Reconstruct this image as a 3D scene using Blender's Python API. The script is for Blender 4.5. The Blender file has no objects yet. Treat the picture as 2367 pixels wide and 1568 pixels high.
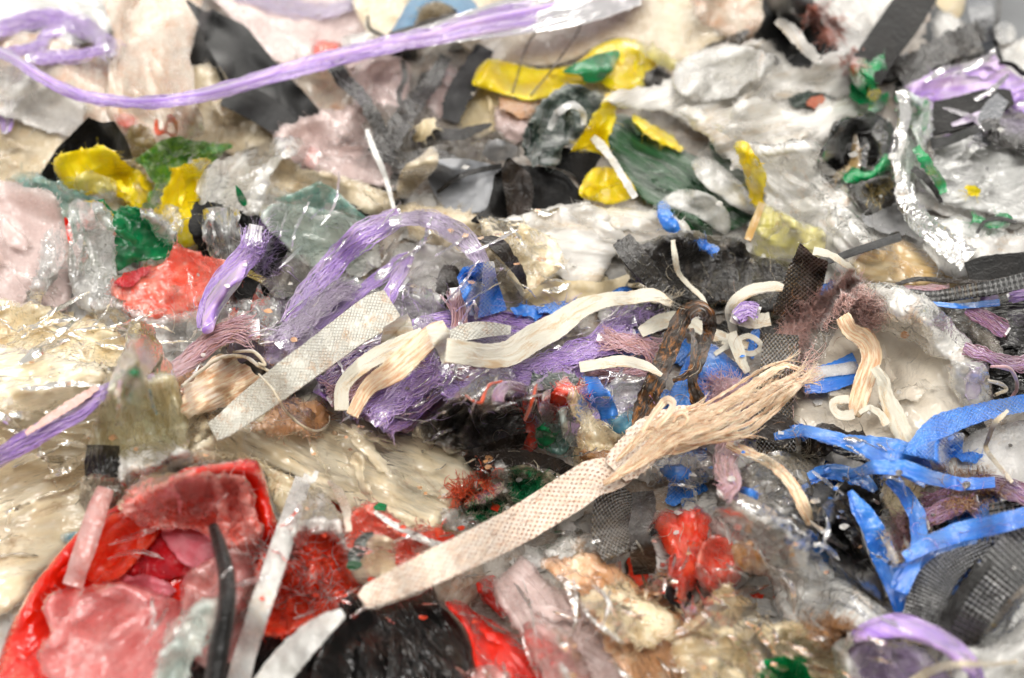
import bpy, math, random
import numpy as np
from mathutils import Vector

# ------------------------------------------------------------------ camera, world, added lights, exposure
SC = bpy.context.scene
FW, FH = 2367.0, 1568.0            # drawing units used to trace the outlines
FOC, SENS = 70.0, 36.0
PITCH, CAMH = 32.0, 0.477
cd = bpy.data.cameras.new('camera'); cam = bpy.data.objects.new('camera', cd)
SC.collection.objects.link(cam); SC.camera = cam
cd.lens = FOC; cd.sensor_width = SENS; cd.clip_start = 0.01; cd.clip_end = 50
cam.location = (0, 0, CAMH); cam.rotation_euler = (math.radians(90 - PITCH), 0, 0)
cd.dof.use_dof = True; cd.dof.focus_distance = 0.825; cd.dof.aperture_fstop = 9.5
cd.dof.aperture_blades = 7

w = bpy.data.worlds.new('World'); SC.world = w; w.use_nodes = True
bg = w.node_tree.nodes['Background']
bg.inputs[0].default_value = (1.0, 0.965, 0.915, 1); bg.inputs[1].default_value = 0.46

def area(name, loc, target, sx, sy, power, col=(1, 1, 1)):
    ld = bpy.data.lights.new(name, 'AREA'); ld.shape = 'RECTANGLE'; ld.size = sx; ld.size_y = sy
    ld.energy = power; ld.color = col
    o = bpy.data.objects.new(name, ld); SC.collection.objects.link(o); o.location = loc
    o.rotation_euler = (Vector(target) - Vector(loc)).to_track_quat('-Z', 'Y').to_euler()
    return o
TGT = (0, 0.85, 0)
area('key_softbox', (-3.6, 1.9, 4.6), TGT, 1.9, 1.4, 135, (1.0, 0.97, 0.93))  # added key softbox at upper left, for soft light and speculars
area('front_fill', (0.5, -1.7, 3.7), TGT, 3.4, 2.0, 215, (1.0, 0.975, 0.94))  # added front fill from behind the camera
for k, (x, y, z) in enumerate(((-1.6, 5.4, 2.5), (0.3, 5.8, 3.1), (2.1, 5.2, 2.7), (-0.7, 4.8, 3.8), (1.7, 4.2, 4.0), (3.2, 3.2, 3.2))):
    area('glint_strip', (x, y, z), TGT, 1.5, 0.4, 26, (1.0, 0.96, 0.9))  # added strip lights, spread out so that creases catch glints

SC.view_settings.view_transform = 'Standard'; SC.view_settings.look = 'None'
SC.view_settings.exposure = 0.12; SC.view_settings.gamma = 1.0
SC.cycles.transparent_max_bounces = 8; SC.cycles.max_bounces = 6
SC.cycles.use_adaptive_sampling = True; SC.cycles.adaptive_threshold = 0.06
SC.cycles.use_denoising = True
SC.cycles.diffuse_bounces = 3; SC.cycles.glossy_bounces = 2; SC.cycles.caustics_reflective = False
SC.cycles.sample_clamp_indirect = 4

# ------------------------------------------------------------------ geometry of the view and the heap
_p = math.radians(PITCH)
FWD = np.array([0, math.cos(_p), -math.sin(_p)]); RGT = np.array([1.0, 0, 0]); UPV = np.array([0, math.sin(_p), math.cos(_p)])
CAMP = np.array([0, 0, CAMH])
MMPX = 0.196                        # mm per drawing unit in the middle of the heap

def _hash(ix, iy, seed):
    h = (ix * 374761393 + iy * 668265263 + seed * 144269504 + 12345) & 0xFFFFFFFF
    h = ((h ^ (h >> 13)) * 1274126177) & 0xFFFFFFFF
    h = h ^ (h >> 16)
    return h.astype(np.float64) / 4294967296.0

def perlin(x, y, seed=0):
    x = np.asarray(x, float); y = np.asarray(y, float)
    x0 = np.floor(x).astype(np.int64); y0 = np.floor(y).astype(np.int64)
    fx = x - x0; fy = y - y0
    def g(ax, ay, dx, dy):
        a = _hash(ax, ay, seed) * 2 * math.pi
        return np.cos(a) * dx + np.sin(a) * dy
    u = fx * fx * fx * (fx * (fx * 6 - 15) + 10); v = fy * fy * fy * (fy * (fy * 6 - 15) + 10)
    a = g(x0, y0, fx, fy); b = g(x0 + 1, y0, fx - 1, fy)
    c = g(x0, y0 + 1, fx, fy - 1); d = g(x0 + 1, y0 + 1, fx - 1, fy - 1)
    return ((a * (1 - u) + b * u) * (1 - v) + (c * (1 - u) + d * u) * v) * 1.5

def fbm(x, y, seed=0, oc=4):
    r = 0; a = 1; n = 0
    for i in range(oc):
        r = r + a * perlin(x * 2 ** i, y * 2 ** i, seed + i * 17); n += a; a *= 0.5
    return r / n

def rot(x, y, deg):
    a = math.radians(deg); c, s = math.cos(a), math.sin(a)
    return x * c + y * s, -x * s + y * c

def tri(x):
    return np.abs((x % 1.0) * 2 - 1)

def relief(kind, x, y, wl, seed, deg=0):
    """0..1 height of crumpled sheet; x,y in drawing units, wl the size of a fold"""
    rr = random.Random(seed)
    if kind == 'smooth':
        return 0.5 + 0.5 * fbm(x / wl, y / wl, seed, 3)
    if kind == 'streak':
        u, v = rot(x, y, deg)
        wv = fbm(u / (wl * 3), v / (wl * 3), seed + 3, 2) * 0.9
        a = 1 - np.abs(perlin(u / (wl * 3.0), v / (wl * 0.42) + wv * 2.2, seed)) * 2
        b = 1 - np.abs(perlin(u / (wl * 1.4), v / (wl * 0.17) + wv * 3.5, seed + 5)) * 2
        c = perlin(u / wl, v / wl, seed + 9)
        return 0.24 * a + 0.2 * b + 0.15 * c + 0.6 * relief('crumple', *rot(x * .7, y, deg), wl * 1.5, seed + 71)
    # crumple: sums of warped folded planes give flat facets with sharp creases
    wx = x + wl * 0.8 * fbm(x / (wl * 1.7), y / (wl * 1.7), seed + 1, 2)
    wy = y + wl * 0.8 * fbm(x / (wl * 1.7), y / (wl * 1.7), seed + 2, 2)
    h = 0; n = 0
    for k in range(7):
        ang = rr.uniform(0, 180) if kind == 'crumple' else deg + rr.uniform(-35, 35)
        f = wl * (1.5, 1.1, 1.3, .7, .55, .36, .27)[k]
        am = (1, .9, .8, .5, .42, .3, .22)[k]
        u, v = rot(wx, wy, ang)
        mod = np.clip(0.55 + 1.1 * perlin(x / (f * 1.3), y / (f * 1.3), seed + 20 + k), 0, 1.4)
        h = h + am * mod * (tri(v / (f * 2) + rr.random()) - 0.5); n += am
    h = h / n * 2.0
    r = 1 - np.abs(perlin(wx / (wl * .5), wy / (wl * .5), seed + 31)) * 2.4
    return 0.5 + 0.62 * h + 0.14 * r

def tg(px, py):
    X = (px - FW / 2) / FW * SENS / FOC
    Y = -(py - FH / 2) / FW * SENS / FOC
    dz = FWD[2] + X * 0 + Y * UPV[2]
    t = -CAMH / np.minimum(dz, -0.08)
    return t - 0.016 * perlin(px / 520.0, py / 420.0, 77) - 0.008 * perlin(px / 230.0, py / 200.0, 78)

def W(px, py, lift):
    """drawing coordinates + height over the heap's own ground (m) -> world point"""
    X = (px - FW / 2) / FW * SENS / FOC
    Y = -(py - FH / 2) / FW * SENS / FOC
    t = tg(px, py) - lift
    return CAMP + t[..., None] * (FWD + X[..., None] * RGT + Y[..., None] * UPV)

G = 4; MARG = 400
NX = int((FW + 2 * MARG) / G) + 2; NY = int((FH + 2 * MARG) / G) + 2
BUF = np.zeros((NY, NX))            # how high the pile has grown so far (m)

def boxblur(a, r):
    if r < 1: return a
    k = 2 * r + 1
    p = np.pad(a, ((r + 1, r), (0, 0)), mode='edge'); c = np.cumsum(p, 0); a = (c[k:] - c[:-k]) / k
    p = np.pad(a, ((0, 0), (r + 1, r)), mode='edge'); c = np.cumsum(p, 1); return (c[:, k:] - c[:, :-k]) / k

def mblur(a, m, r, it=2):
    num = a * m; den = m.astype(float)
    for _ in range(it):
        num = boxblur(num, r); den = boxblur(den, r)
    return num / np.maximum(den, 1e-6)

def maxf(a, r=1):
    p = np.pad(a, ((r, r), (0, 0)), mode='edge'); o = p[:a.shape[0]].copy()
    for i in range(1, 2 * r + 1): o = np.maximum(o, p[i:i + a.shape[0]])
    p = np.pad(o, ((0, 0), (r, r)), mode='edge'); o = p[:, :a.shape[1]].copy()
    for i in range(1, 2 * r + 1): o = np.maximum(o, p[:, i:i + a.shape[1]])
    return o

def P(s):
    if not isinstance(s, str): return [tuple(map(float, p)) for p in s]
    return [tuple(float(v) for v in q.split(',')) for q in s.split()]

def catmull(pts, step, closed=False):
    """smooth curve through points of any dimension, one sample about every step units"""
    A = np.array(pts, float); n = len(A); out = []
    segs = n if closed else n - 1
    for i in range(segs):
        if closed:
            p0, p1, p2, p3 = A[(i - 1) % n], A[i], A[(i + 1) % n], A[(i + 2) % n]
        else:
            p1, p2 = A[i], A[i + 1]
            p0 = A[i - 1] if i > 0 else 2 * p1 - p2
            p3 = A[i + 2] if i + 2 < n else 2 * p2 - p1
        d = max(1e-6, math.hypot(*(p2 - p1)[:2])); k = max(1, int(round(d / step)))
        for j in range(k):
            t = j / k
            out.append(0.5 * ((2 * p1) + (-p0 + p2) * t + (2 * p0 - 5 * p1 + 4 * p2 - p3) * t * t + (-p0 + 3 * p1 - 3 * p2 + p3) * t ** 3))
    if not closed: out.append(A[-1])
    return np.array(out)

def linear_closed(pts, step):
    A = np.array(pts, float); out = []
    for i in range(len(A)):
        p, q = A[i], A[(i + 1) % len(A)]
        k = max(1, int(math.hypot(*(q - p)) / step))
        for j in range(k): out.append(p + (q - p) * j / k)
    return np.array(out)

# ------------------------------------------------------------------ linking meshes
def mkobj(name, V, F, uv, mat, parent=None, smooth=True):
    me = bpy.data.meshes.new(name)
    V = np.asarray(V, np.float32); F = np.asarray(F, np.int32)
    org = V.mean(0) if parent is None else np.array(parent['_o'], np.float32)
    V = V - org
    me.vertices.add(len(V)); me.vertices.foreach_set('co', V.ravel())
    nl = F.shape[1]
    me.loops.add(F.size); me.loops.foreach_set('vertex_index', F.ravel())
    me.polygons.add(len(F)); me.polygons.foreach_set('loop_start', np.arange(0, F.size, nl, dtype=np.int32))
    me.polygons.foreach_set('loop_total', np.full(len(F), nl, np.int32))
    if smooth: me.polygons.foreach_set('use_smooth', np.ones(len(F), bool))
    if uv is not None:
        L = me.uv_layers.new(name='UVMap'); L.data.foreach_set('uv', np.asarray(uv, np.float32)[F.ravel()].ravel())
    me.update(calc_edges=True)
    me.materials.append(mat)
    o = bpy.data.objects.new(name, me); SC.collection.objects.link(o)
    if parent is None:
        o.location = org.tolist(); o['_o'] = [float(v) for v in org]
    else:
        o.parent = parent; o['_o'] = list(parent['_o'])
    return o

def tag(o, label=None, cat=None, group=None, kind=None):
    if label: o['label'] = label
    if cat: o['category'] = cat
    if group: o['group'] = group
    if kind: o['kind'] = kind
    return o

_seed = [100]
def nseed():
    _seed[0] += 7; return _seed[0]

# ------------------------------------------------------------------ sheets of film
def sheet_geo(pts, rough=5, rel=('crumple', 3.0, 60), bulge=2.0, tilt=0.0, deg=0, eps=0.7, stiff=5, curl=1.5,
              curve=True, seed=None, edit=True, small=True):
    seed = seed or nseed()
    pts = P(pts)
    poly = catmull(pts, 5, True) if curve else linear_closed(pts, 5)
    # torn edge
    nx = np.roll(poly, -1, 0) - np.roll(poly, 1, 0); L = np.hypot(nx[:, 0], nx[:, 1]) + 1e-6
    s = np.cumsum(L) / 2
    nn = np.stack([nx[:, 1] / L, -nx[:, 0] / L], 1)
    sp = np.maximum(0, perlin(s / 9.0, s * 0 + 0.5, seed + 52) - .25) * 3.2 * np.clip(perlin(s / 60.0, s * 0 + .1, seed + 53) * 2 + .5, 0, 1)
    d = rough * (1.4 * perlin(s / 34.0, s * 0 + 0.37, seed + 50) + .9 * perlin(s / 12.0, s * 0 + 0.7, seed + 51) + (sp if rough > 2 else 0) + (1.6 * perlin(s / 95.0, s * 0 + .8, seed + 54) if rough > 3.5 else 0))
    poly = poly + nn * d[:, None]
    x0 = max(0, int((poly[:, 0].min() + MARG) // G) - 1); x1 = min(NX - 1, int((poly[:, 0].max() + MARG) // G) + 3)
    y0 = max(0, int((poly[:, 1].min() + MARG) // G) - 1); y1 = min(NY - 1, int((poly[:, 1].max() + MARG) // G) + 3)
    gx, gy = np.meshgrid(np.arange(x0, x1) * G - MARG, np.arange(y0, y1) * G - MARG)
    gx = gx.astype(float); gy = gy.astype(float)
    ins = np.zeros(gx.shape, bool)
    a = poly; b = np.roll(poly, -1, 0)
    for (ax, ay), (bx, by) in zip(a, b):
        if ay == by: continue
        r0, r1 = sorted((ay, by))
        i0 = max(0, int(math.ceil((r0 + MARG) / G)) - y0); i1 = min(gx.shape[0], int(math.ceil((r1 + MARG) / G)) - y0)
        if i1 <= i0: continue
        yy = gy[i0:i1, 0]; xc = ax + (yy - ay) / (by - ay) * (bx - ax)
        ins[i0:i1] ^= gx[i0:i1] < xc[:, None]
    if ins.sum() < 3: return None
    near = maxf(ins.astype(float), 1) > 0.5
    PX, PY = gx.copy(), gy.copy()
    iy, ix = np.where(near & ~ins)
    q = np.stack([gx[iy, ix], gy[iy, ix]], 1)
    ab = b - a; l2 = (ab ** 2).sum(1) + 1e-9
    best = np.full(len(q), 1e18); bp = q.copy()
    for k in range(len(a)):
        t = np.clip(((q - a[k]) @ ab[k]) / l2[k], 0, 1); c = a[k] + t[:, None] * ab[k]
        dd = ((q - c) ** 2).sum(1); m = dd < best; best[m] = dd[m]; bp[m] = c[m]
    PX[iy, ix] = bp[:, 0]; PY[iy, ix] = bp[:, 1]
    D = BUF[y0:y1, x0:x1]
    Dm = maxf(D, 1)
    ar = ins.sum() * G * G
    stiff = int(max(3, min(13, stiff * math.sqrt(ar) / 190.0)))
    Dz = np.where(near, Dm, 0); base = mblur(Dz, near, stiff)
    for it in range(3):
        df = np.where(near, np.maximum(Dz - base, 0), 0)
        if df.max() < 2e-4: break
        base = base + mblur(maxf(df, stiff // 2 + 1), near, max(1, stiff // 2))
    base = np.maximum(base, Dz) + eps * 1e-3
    e = near.astype(float)
    for r in (3, 5): e = boxblur(np.pad(e, 1), r)[1:-1, 1:-1]
    edge = np.clip(e * 2 - 1, 0, 1) ** 0.6                     # 0 at the rim, 1 inside
    kind, amp, wl = rel
    if kind != 'smooth' and small: wl = wl * 1.7
    if gy[near].mean() < 560 and kind != 'smooth': amp = amp * 1.6
    h = np.clip(relief(kind, PX, PY, wl, seed, deg), 0, 1.3)
    cu = np.clip(perlin(PX / 70.0, PY / 70.0, seed + 60) * 2, 0, 1)
    lift = base + 1e-3 * (bulge * .55 * edge + amp * (.5 if kind == 'streak' else .55 if kind == 'crumple' else .8) * h * (0.35 + 0.65 * edge) + curl * (1 - edge) * cu)
    if kind != 'smooth': lift = lift + 1e-3 * amp * .9 * edge * np.clip(relief('crumple', PX, PY, wl * 2.6, seed + 81), 0, 1.2)
    ymax = gy[near].max()
    if tilt: lift = lift + tilt * np.maximum(0, tg(PX, PY) - tg(PX, PX * 0 + ymax))
    if edit:
        sub = BUF[y0:y1, x0:x1]; sub[near] = np.maximum(sub, lift)[near]
    idx = -np.ones(near.shape, int); idx[near] = np.arange(near.sum())
    px = PX[near]; py = PY[near]; V = W(px, py, lift[near])
    q = near[:-1, :-1] & near[1:, :-1] & near[:-1, 1:] & near[1:, 1:] & (ins[:-1, :-1] | ins[1:, :-1] | ins[:-1, 1:] | ins[1:, 1:])
    F = np.stack([idx[:-1, :-1][q], idx[1:, :-1][q], idx[1:, 1:][q], idx[:-1, 1:][q]], 1)
    cx, cy = px.mean(), py.mean(); u, v = rot(px - cx, py - cy, deg)
    uv = np.stack([u * MMPX * .1, v * MMPX * .1], 1) + (seed % 97) * 0.61   # cm over the cloth
    global THIN
    THIN = (1 - edge[near]) ** 1.3
    return V, F, uv, poly

def S(name, label, cat, pts, mat, group=None, parent=None, fray=0, **k):
    if 'tilt' not in k and cat == 'film scrap' and parent is None: k['tilt'] = random.Random(label).uniform(.08, .3)
    r = sheet_geo(pts, **k)
    if r is None: return None
    V, F, uv, poly = r
    o = mkobj(name, V, F, uv, M(mat), parent)
    at = o.data.attributes.new('thin', 'FLOAT', 'POINT'); at.data.foreach_set('value', THIN.astype(np.float32))
    tag(o, label, cat if parent is None else None, group)
    pr = np.hypot(*np.diff(poly, axis=0).T).sum()
    if fray == 0 and cat == 'film scrap' and k.get('rough', 4) >= 3 and parent is None: fray = int(pr / 16)
    if fray: edge_fray(o, poly, mat, fray)
    if parent is None and cat in ('film scrap', 'bag piece', 'plastic bag', 'fabric') and k.get('rel', ('c',))[0] != 'smooth': flaps(o, poly, mat, k)
    return o

def inside(poly, x, y):
    a = poly; b = np.roll(poly, -1, 0); c = (a[:, 1] > y) != (b[:, 1] > y)
    return (np.sum(c & (x < (b[:, 0] - a[:, 0]) * (y - a[:, 1]) / (b[:, 1] - a[:, 1] + 1e-9) + a[:, 0])) % 2) == 1

def flaps(o, poly, mat, k):
    """folds of the same film standing up on a sheet, each a part of it"""
    rr = random.Random(nseed()); x0, y0 = poly.min(0); x1, y1 = poly.max(0)
    A = .5 * abs(np.sum(poly[:, 0] * np.roll(poly[:, 1], -1) - poly[:, 1] * np.roll(poly[:, 0], -1)))
    if A < 3500: return
    n = int(min(8, 1 + A / 6500)); sz = min(66, 18 + math.sqrt(A) * .17); deg = k.get('deg', rr.uniform(0, 180))
    for q in range(n):
        for t in range(12):
            cx, cy = rr.uniform(x0, x1), rr.uniform(y0, y1); an = math.radians(deg + rr.gauss(0, 30)); s = sz * rr.uniform(.6, 1.4); asp = rr.uniform(.08, .26); m = rr.randint(5, 7)
            pts = [(cx + u * math.cos(an) - v * math.sin(an), cy + u * math.sin(an) + v * math.cos(an)) for u, v in
                   [(s * rr.uniform(.7, 1.25) * math.cos(6.28 * i / m), s * asp * rr.uniform(.6, 1.3) * math.sin(6.28 * i / m)) for i in range(m)]]
            if all(inside(poly, *p) for p in pts): break
        else: continue
        r = sheet_geo(pts, rough=6, rel=('streak' if rr.random() < .6 else 'crumple', rr.uniform(3, 6), rr.uniform(26, 50)), bulge=.8, tilt=rr.uniform(.15, .6), deg=math.degrees(an), eps=.3, curl=2, curve=False, seed=rr.randint(1, 99999))
        if r is None: continue
        V, F, uv, _ = r; c = mkobj('folded_flap', V, F, uv, M(mat), o)
        at = c.data.attributes.new('thin', 'FLOAT', 'POINT'); at.data.foreach_set('value', THIN.astype(np.float32))

# ------------------------------------------------------------------ strands
def tubes(paths, mat, name, parent=None, sides=4):
    """paths: list of (px, py, lift, r_mm) arrays -> one mesh"""
    VV = []; FF = []; UU = []; n0 = 0
    for px, py, lf, r in paths:
        n = len(px)
        if n < 2: continue
        C = W(px, py, lf); T = np.gradient(C, axis=0); T /= np.linalg.norm(T, axis=1)[:, None] + 1e-9
        vd = C - CAMP; vd /= np.linalg.norm(vd, axis=1)[:, None]
        A = np.cross(T, vd); A /= np.linalg.norm(A, axis=1)[:, None] + 1e-9
        B = np.cross(T, A)
        rr = np.broadcast_to(np.asarray(r, float), (n,)) * 1e-3
        ring = [C + rr[:, None] * (math.cos(2 * math.pi * k / sides) * A + math.sin(2 * math.pi * k / sides) * B) for k in range(sides)]
        V = np.stack(ring, 1).reshape(-1, 3)
        i = np.arange(n - 1)[:, None] * sides; k = np.arange(sides)[None, :]; k2 = (k + 1) % sides
        F = np.stack([i + k, i + k2, i + sides + k2, i + sides + k], 2).reshape(-1, 4) + n0
        s = np.cumsum(np.r_[0, np.hypot(np.diff(px), np.diff(py))]) * MMPX * .1
        U = np.stack([np.repeat(s, sides), np.tile(np.arange(sides), n) * .02 + n0 * .0137], 1)
        VV.append(V); FF.append(F); UU.append(U); n0 += len(V)
    if not VV: return None
    return mkobj(name, np.concatenate(VV), np.concatenate(FF), np.concatenate(UU), M(mat), parent)

def bufat(px, py):
    ix = np.clip(((np.asarray(px) + MARG) / G).astype(int), 0, NX - 1); iy = np.clip(((np.asarray(py) + MARG) / G).astype(int), 0, NY - 1)
    return BUF[iy, ix]

def putbuf(px, py, lf, rad=0):
    ix = ((np.asarray(px) + MARG) / G).astype(int); iy = ((np.asarray(py) + MARG) / G).astype(int)
    for dx in range(-rad, rad + 1):
        for dy in range(-rad, rad + 1):
            jx = np.clip(ix + dx, 0, NX - 1); jy = np.clip(iy + dy, 0, NY - 1)
            np.maximum.at(BUF, (jy, jx), lf)

def gauss1(a, r):
    r = int(max(1, r)); 
    for _ in range(2):
        p = np.pad(a, r, mode='edge'); c = np.cumsum(np.r_[0, p]); a = (c[2 * r + 1:] - c[:-2 * r - 1]) / (2 * r + 1)
    return a

def pathlift(px, py, wd, stiff, step):
    """height of a band that bridges over whatever it crosses"""
    dx = np.gradient(px); dy = np.gradient(py); L = np.hypot(dx, dy) + 1e-6
    nx, ny = dy / L, -dx / L
    D = np.zeros(len(px))
    for f in np.linspace(-.5, .5, 9): D = np.maximum(D, bufat(px + nx * wd * f, py + ny * wd * f))
    k = max(1, int(stiff / step)); p = np.pad(D, k, mode='edge')
    mx = np.max(np.stack([p[i:i + len(D)] for i in range(2 * k + 1)]), 0) if k < 60 else D
    g = gauss1(mx, k)
    for it in range(3):
        df = np.maximum(D - g, 0)
        if df.max() < 1e-5: break
        p = np.pad(df, k, mode='edge'); g = g + gauss1(np.max(np.stack([p[i:i + len(D)] for i in range(2 * k + 1)]), 0) if k < 60 else df, max(1, k // 2))
    return np.maximum(g, D - 3e-4), nx, ny

def ribbon_geo(pts, rough=1.0, eps=0.8, stiff=30, wave=0.4, cup=0.25, curve=True, lifts=None, tw=None, n=10, seed=None, curlx=0):
    seed = seed or nseed(); rr = random.Random(seed)
    A = P(pts)
    ex = [(0 if lifts is None else lifts[i], 0 if tw is None else tw[i]) for i in range(len(A))]
    A = [tuple(a) + e for a, e in zip(A, ex)]
    step = 3.5
    C = catmull(A, step) if curve else np.array([np.array(A[i]) * (1 - t) + np.array(A[i + 1]) * t for i in range(len(A) - 1) for t in np.linspace(0, 1, max(2, int(math.hypot(A[i+1][0]-A[i][0], A[i+1][1]-A[i][1]) / step)), endpoint=False)] + [A[-1]])
    px, py, wd, lf, tws = C.T
    wd = np.maximum(wd, 1.5)
    base, nx, ny = pathlift(px, py, wd, stiff, step)
    nx = gauss1(nx, 2); ny = gauss1(ny, 2); q = np.hypot(nx, ny) + 1e-6; nx /= q; ny /= q
    s = np.cumsum(np.r_[0, np.hypot(np.diff(px), np.diff(py))])
    t = np.linspace(-.5, .5, n + 1)
    ew = 1 + rough * 0.012 * (perlin(s / 14.0, s * 0 + .3, seed) + .0)
    e1 = rough * (perlin(s / 16.0, s * 0 + .2, seed + 1) + perlin(s / 7.0, s * 0 + .6, seed + 2)) * .8
    e2 = rough * (perlin(s / 16.0, s * 0 + .9, seed + 3) + perlin(s / 7.0, s * 0 + .1, seed + 4)) * .8
    off = t[None, :] * (wd * ew)[:, None] + np.where(t[None, :] > 0, e1[:, None] * t[None, :] * 2, e2[:, None] * (-t[None, :]) * -2)
    X = px[:, None] + nx[:, None] * off; Y = py[:, None] + ny[:, None] * off
    h = base[:, None] + 1e-3 * (eps + lf[:, None] + cup * (0.25 - t[None, :] ** 2) * 4 + tws[:, None] * (t[None, :] + .5 * np.sign(tws[:, None]))
        + wave * (1 + perlin(X / 45.0, Y / 45.0, seed + 6)) + wave * .5 * (perlin(s[:, None] / 30.0 + t * 0, t[None, :] * 5 + s[:, None] * 0, seed + 8)))
    V = W(X.ravel(), Y.ravel(), h.ravel())
    m = n + 1; i = np.arange(len(px) - 1)[:, None] * m; k = np.arange(n)[None, :]
    F = np.stack([i + k, i + k + 1, i + m + k + 1, i + m + k], 2).reshape(-1, 4)
    uv = np.stack([np.repeat(s, m) * MMPX * .1, off.ravel() * MMPX * .1], 1)
    putbuf(X.ravel(), Y.ravel(), h.ravel(), 0)
    return V, F, uv, (px, py, nx, ny, wd, h)

def R(name, label, cat, pts, mat, group=None, parent=None, thick=0.45, fray=None, **k):
    V, F, uv, inf = ribbon_geo(pts, **k)
    o = mkobj(name, V, F, uv, M(mat), parent)
    if thick:
        md = o.modifiers.new('thickness', 'SOLIDIFY'); md.thickness = thick * .6e-3; md.offset = -1; e = o.modifiers.new('edges', 'EDGE_SPLIT'); e.split_angle = math.radians(50)
    tag(o, label, cat if parent is None else None, group)
    if fray:
        px, py, nx, ny, wd, h = inf
        for end in fray:
            j = 0 if end == 's' else -1; j2 = 4 if end == 's' else -5
            dx, dy = px[j] - px[j2], py[j] - py[j2]; L = math.hypot(dx, dy) + 1e-6; dx /= L; dy /= L
            rr = random.Random(nseed()); ps = []
            for q in range(int(max(8, wd[j] * .5))):
                f = rr.uniform(-.5, .5) * wd[j]; ln = rr.uniform(12, 55); m = 9
                tt = np.linspace(-.25, 1, m); bend = rr.uniform(-.5, .5)
                X = px[j] + nx[j] * f + (dx + ny[j] * 0 + nx[j] * bend * tt) * ln * tt
                Y = py[j] + ny[j] * f + (dy + ny[j] * bend * tt) * ln * tt
                H = h[j].max() + 1e-3 * (rr.uniform(0, 1) + rr.uniform(-1, 3) * np.clip(tt, 0, 1) ** 2)
                ps.append((X, Y, np.maximum(H, bufat(X, Y) + 3e-4), np.linspace(.3, .1, m)))
            tubes(ps, mat, 'frayed_end', o)
    return o

def strands_geo(pts, n=40, thick=2.5, r=0.28, twist=1.0, stiff=40, eps=0.6, fray=(0, 0), spread=1.0, wob=2.0, lifts=None, seed=None, step=6):
    seed = seed or nseed(); rr = random.Random(seed)
    A = P(pts); A = [tuple(a) + ((0 if lifts is None else lifts[i]),) for i, a in enumerate(A)]
    C = catmull(A, step); px, py, wd, lf = C.T; wd = np.maximum(wd, 2)
    base, nx, ny = pathlift(px, py, wd, stiff, step)
    nx = gauss1(nx, 2); ny = gauss1(ny, 2)
    s = np.cumsum(np.r_[0, np.hypot(np.diff(px), np.diff(py))]); S_ = s[-1]
    out = []; n = int(n * 1.5); r = r * .74; wob = wob * 1.6
    for q in range(n):
        rho = math.sqrt(rr.random()); ph = rr.uniform(0, 6.28); tw = twist * rr.uniform(.8, 1.2)
        a = ph + tw * s / 120.0
        wn = perlin(s / 60.0, s * 0 + q * 1.37, seed + 3) * wob + perlin(s / 22.0, s * 0 + q * 2.37, seed + 5) * wob * .35
        u = .5 * wd * rho * np.cos(a) + wn; v = thick * (.5 + .5 * rho * np.sin(a))
        lo = rr.uniform(0, fray[0]) if fray[0] else rr.uniform(0, 8); hi = S_ - (rr.uniform(0, fray[1]) if fray[1] else rr.uniform(0, 8))
        fan = np.zeros(len(s))
        if fray[0]: fan = fan + np.clip(1 - s / (fray[0] * 1.2), 0, 1) ** 1.5 * spread
        if fray[1]: fan = fan + np.clip(1 - (S_ - s) / (fray[1] * 1.2), 0, 1) ** 1.5 * spread
        u = u * (1 + fan * rr.uniform(.3, 2.2)) + fan * rr.uniform(-1, 1) * 18
        u = u + fan * perlin(s / 14.0, s * 0 + q * 2.1, seed + 4) * 12
        m = (s >= lo) & (s <= hi)
        if m.sum() < 3: continue
        X = px + nx * u; Y = py + ny * u
        H = base + 1e-3 * (eps + lf + v + fan * rr.uniform(0, 4))
        rad = r * rr.uniform(.6, 1.4) * (1 - .5 * np.clip(fan, 0, 1))
        out.append((X[m], Y[m], H[m], rad[m]))
    return out, (px, py, nx, ny, wd, base + 1e-3 * (eps + lf))

def T(name, label, cat, pts, mat, group=None, parent=None, core=True, coremat=None, **k):
    ps, (px, py, nx, ny, wd, b) = strands_geo(pts, **k)
    if core:       # the compact body the strands lie on
        kk = {q: k[q] for q in ('lifts', 'stiff') if q in k}
        A = [(p[0], p[1], p[2] * .86) for p in P(pts)]
        sv = BUF.copy(); V, F, uv, _ = ribbon_geo(A, rough=3, wave=1.0, cup=k.get('thick', 2.5) * .45, n=12, **kk); BUF[:] = sv
        o = mkobj(name, V, F, uv, M(coremat or mat), parent)
        tubes(ps, mat, 'strands', o)
    else:
        o = tubes(ps, mat, name, parent)
    tag(o, label, cat if parent is None else None, group)
    for X, Y, H, r_ in ps: putbuf(X, Y, H, 0)
    return o

def L(name, label, cat, pts, mat, r=0.6, group=None, parent=None, stiff=20, eps=.4, lifts=None, taper=0.7, wob=1.2):
    A = P(pts); A = [tuple(a[:2]) + ((0 if lifts is None else lifts[i]),) for i, a in enumerate(A)]
    C = catmull(A, 4); px, py, lf = C.T; sd = nseed()
    s = np.arange(len(px)) * 4.0
    px = px + wob * perlin(s / 24.0, s * 0, sd); py = py + wob * perlin(s / 24.0, s * 0 + 3.3, sd)
    base, _, _ = pathlift(px, py, px * 0 + 8, stiff, 4)
    t = np.linspace(0, 1, len(px)); rad = r * (1 - (1 - taper) * np.abs(2 * t - 1) ** 2) * (1 + .25 * perlin(s / 18.0, s * 0 + 9, sd))
    H = base + 1e-3 * (eps + r + lf)
    o = tubes([(px, py, H, rad)], mat, name, parent, sides=8)
    putbuf(px, py, H + r * 1e-3, 0)
    return tag(o, label, cat if parent is None else None, group)

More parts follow.
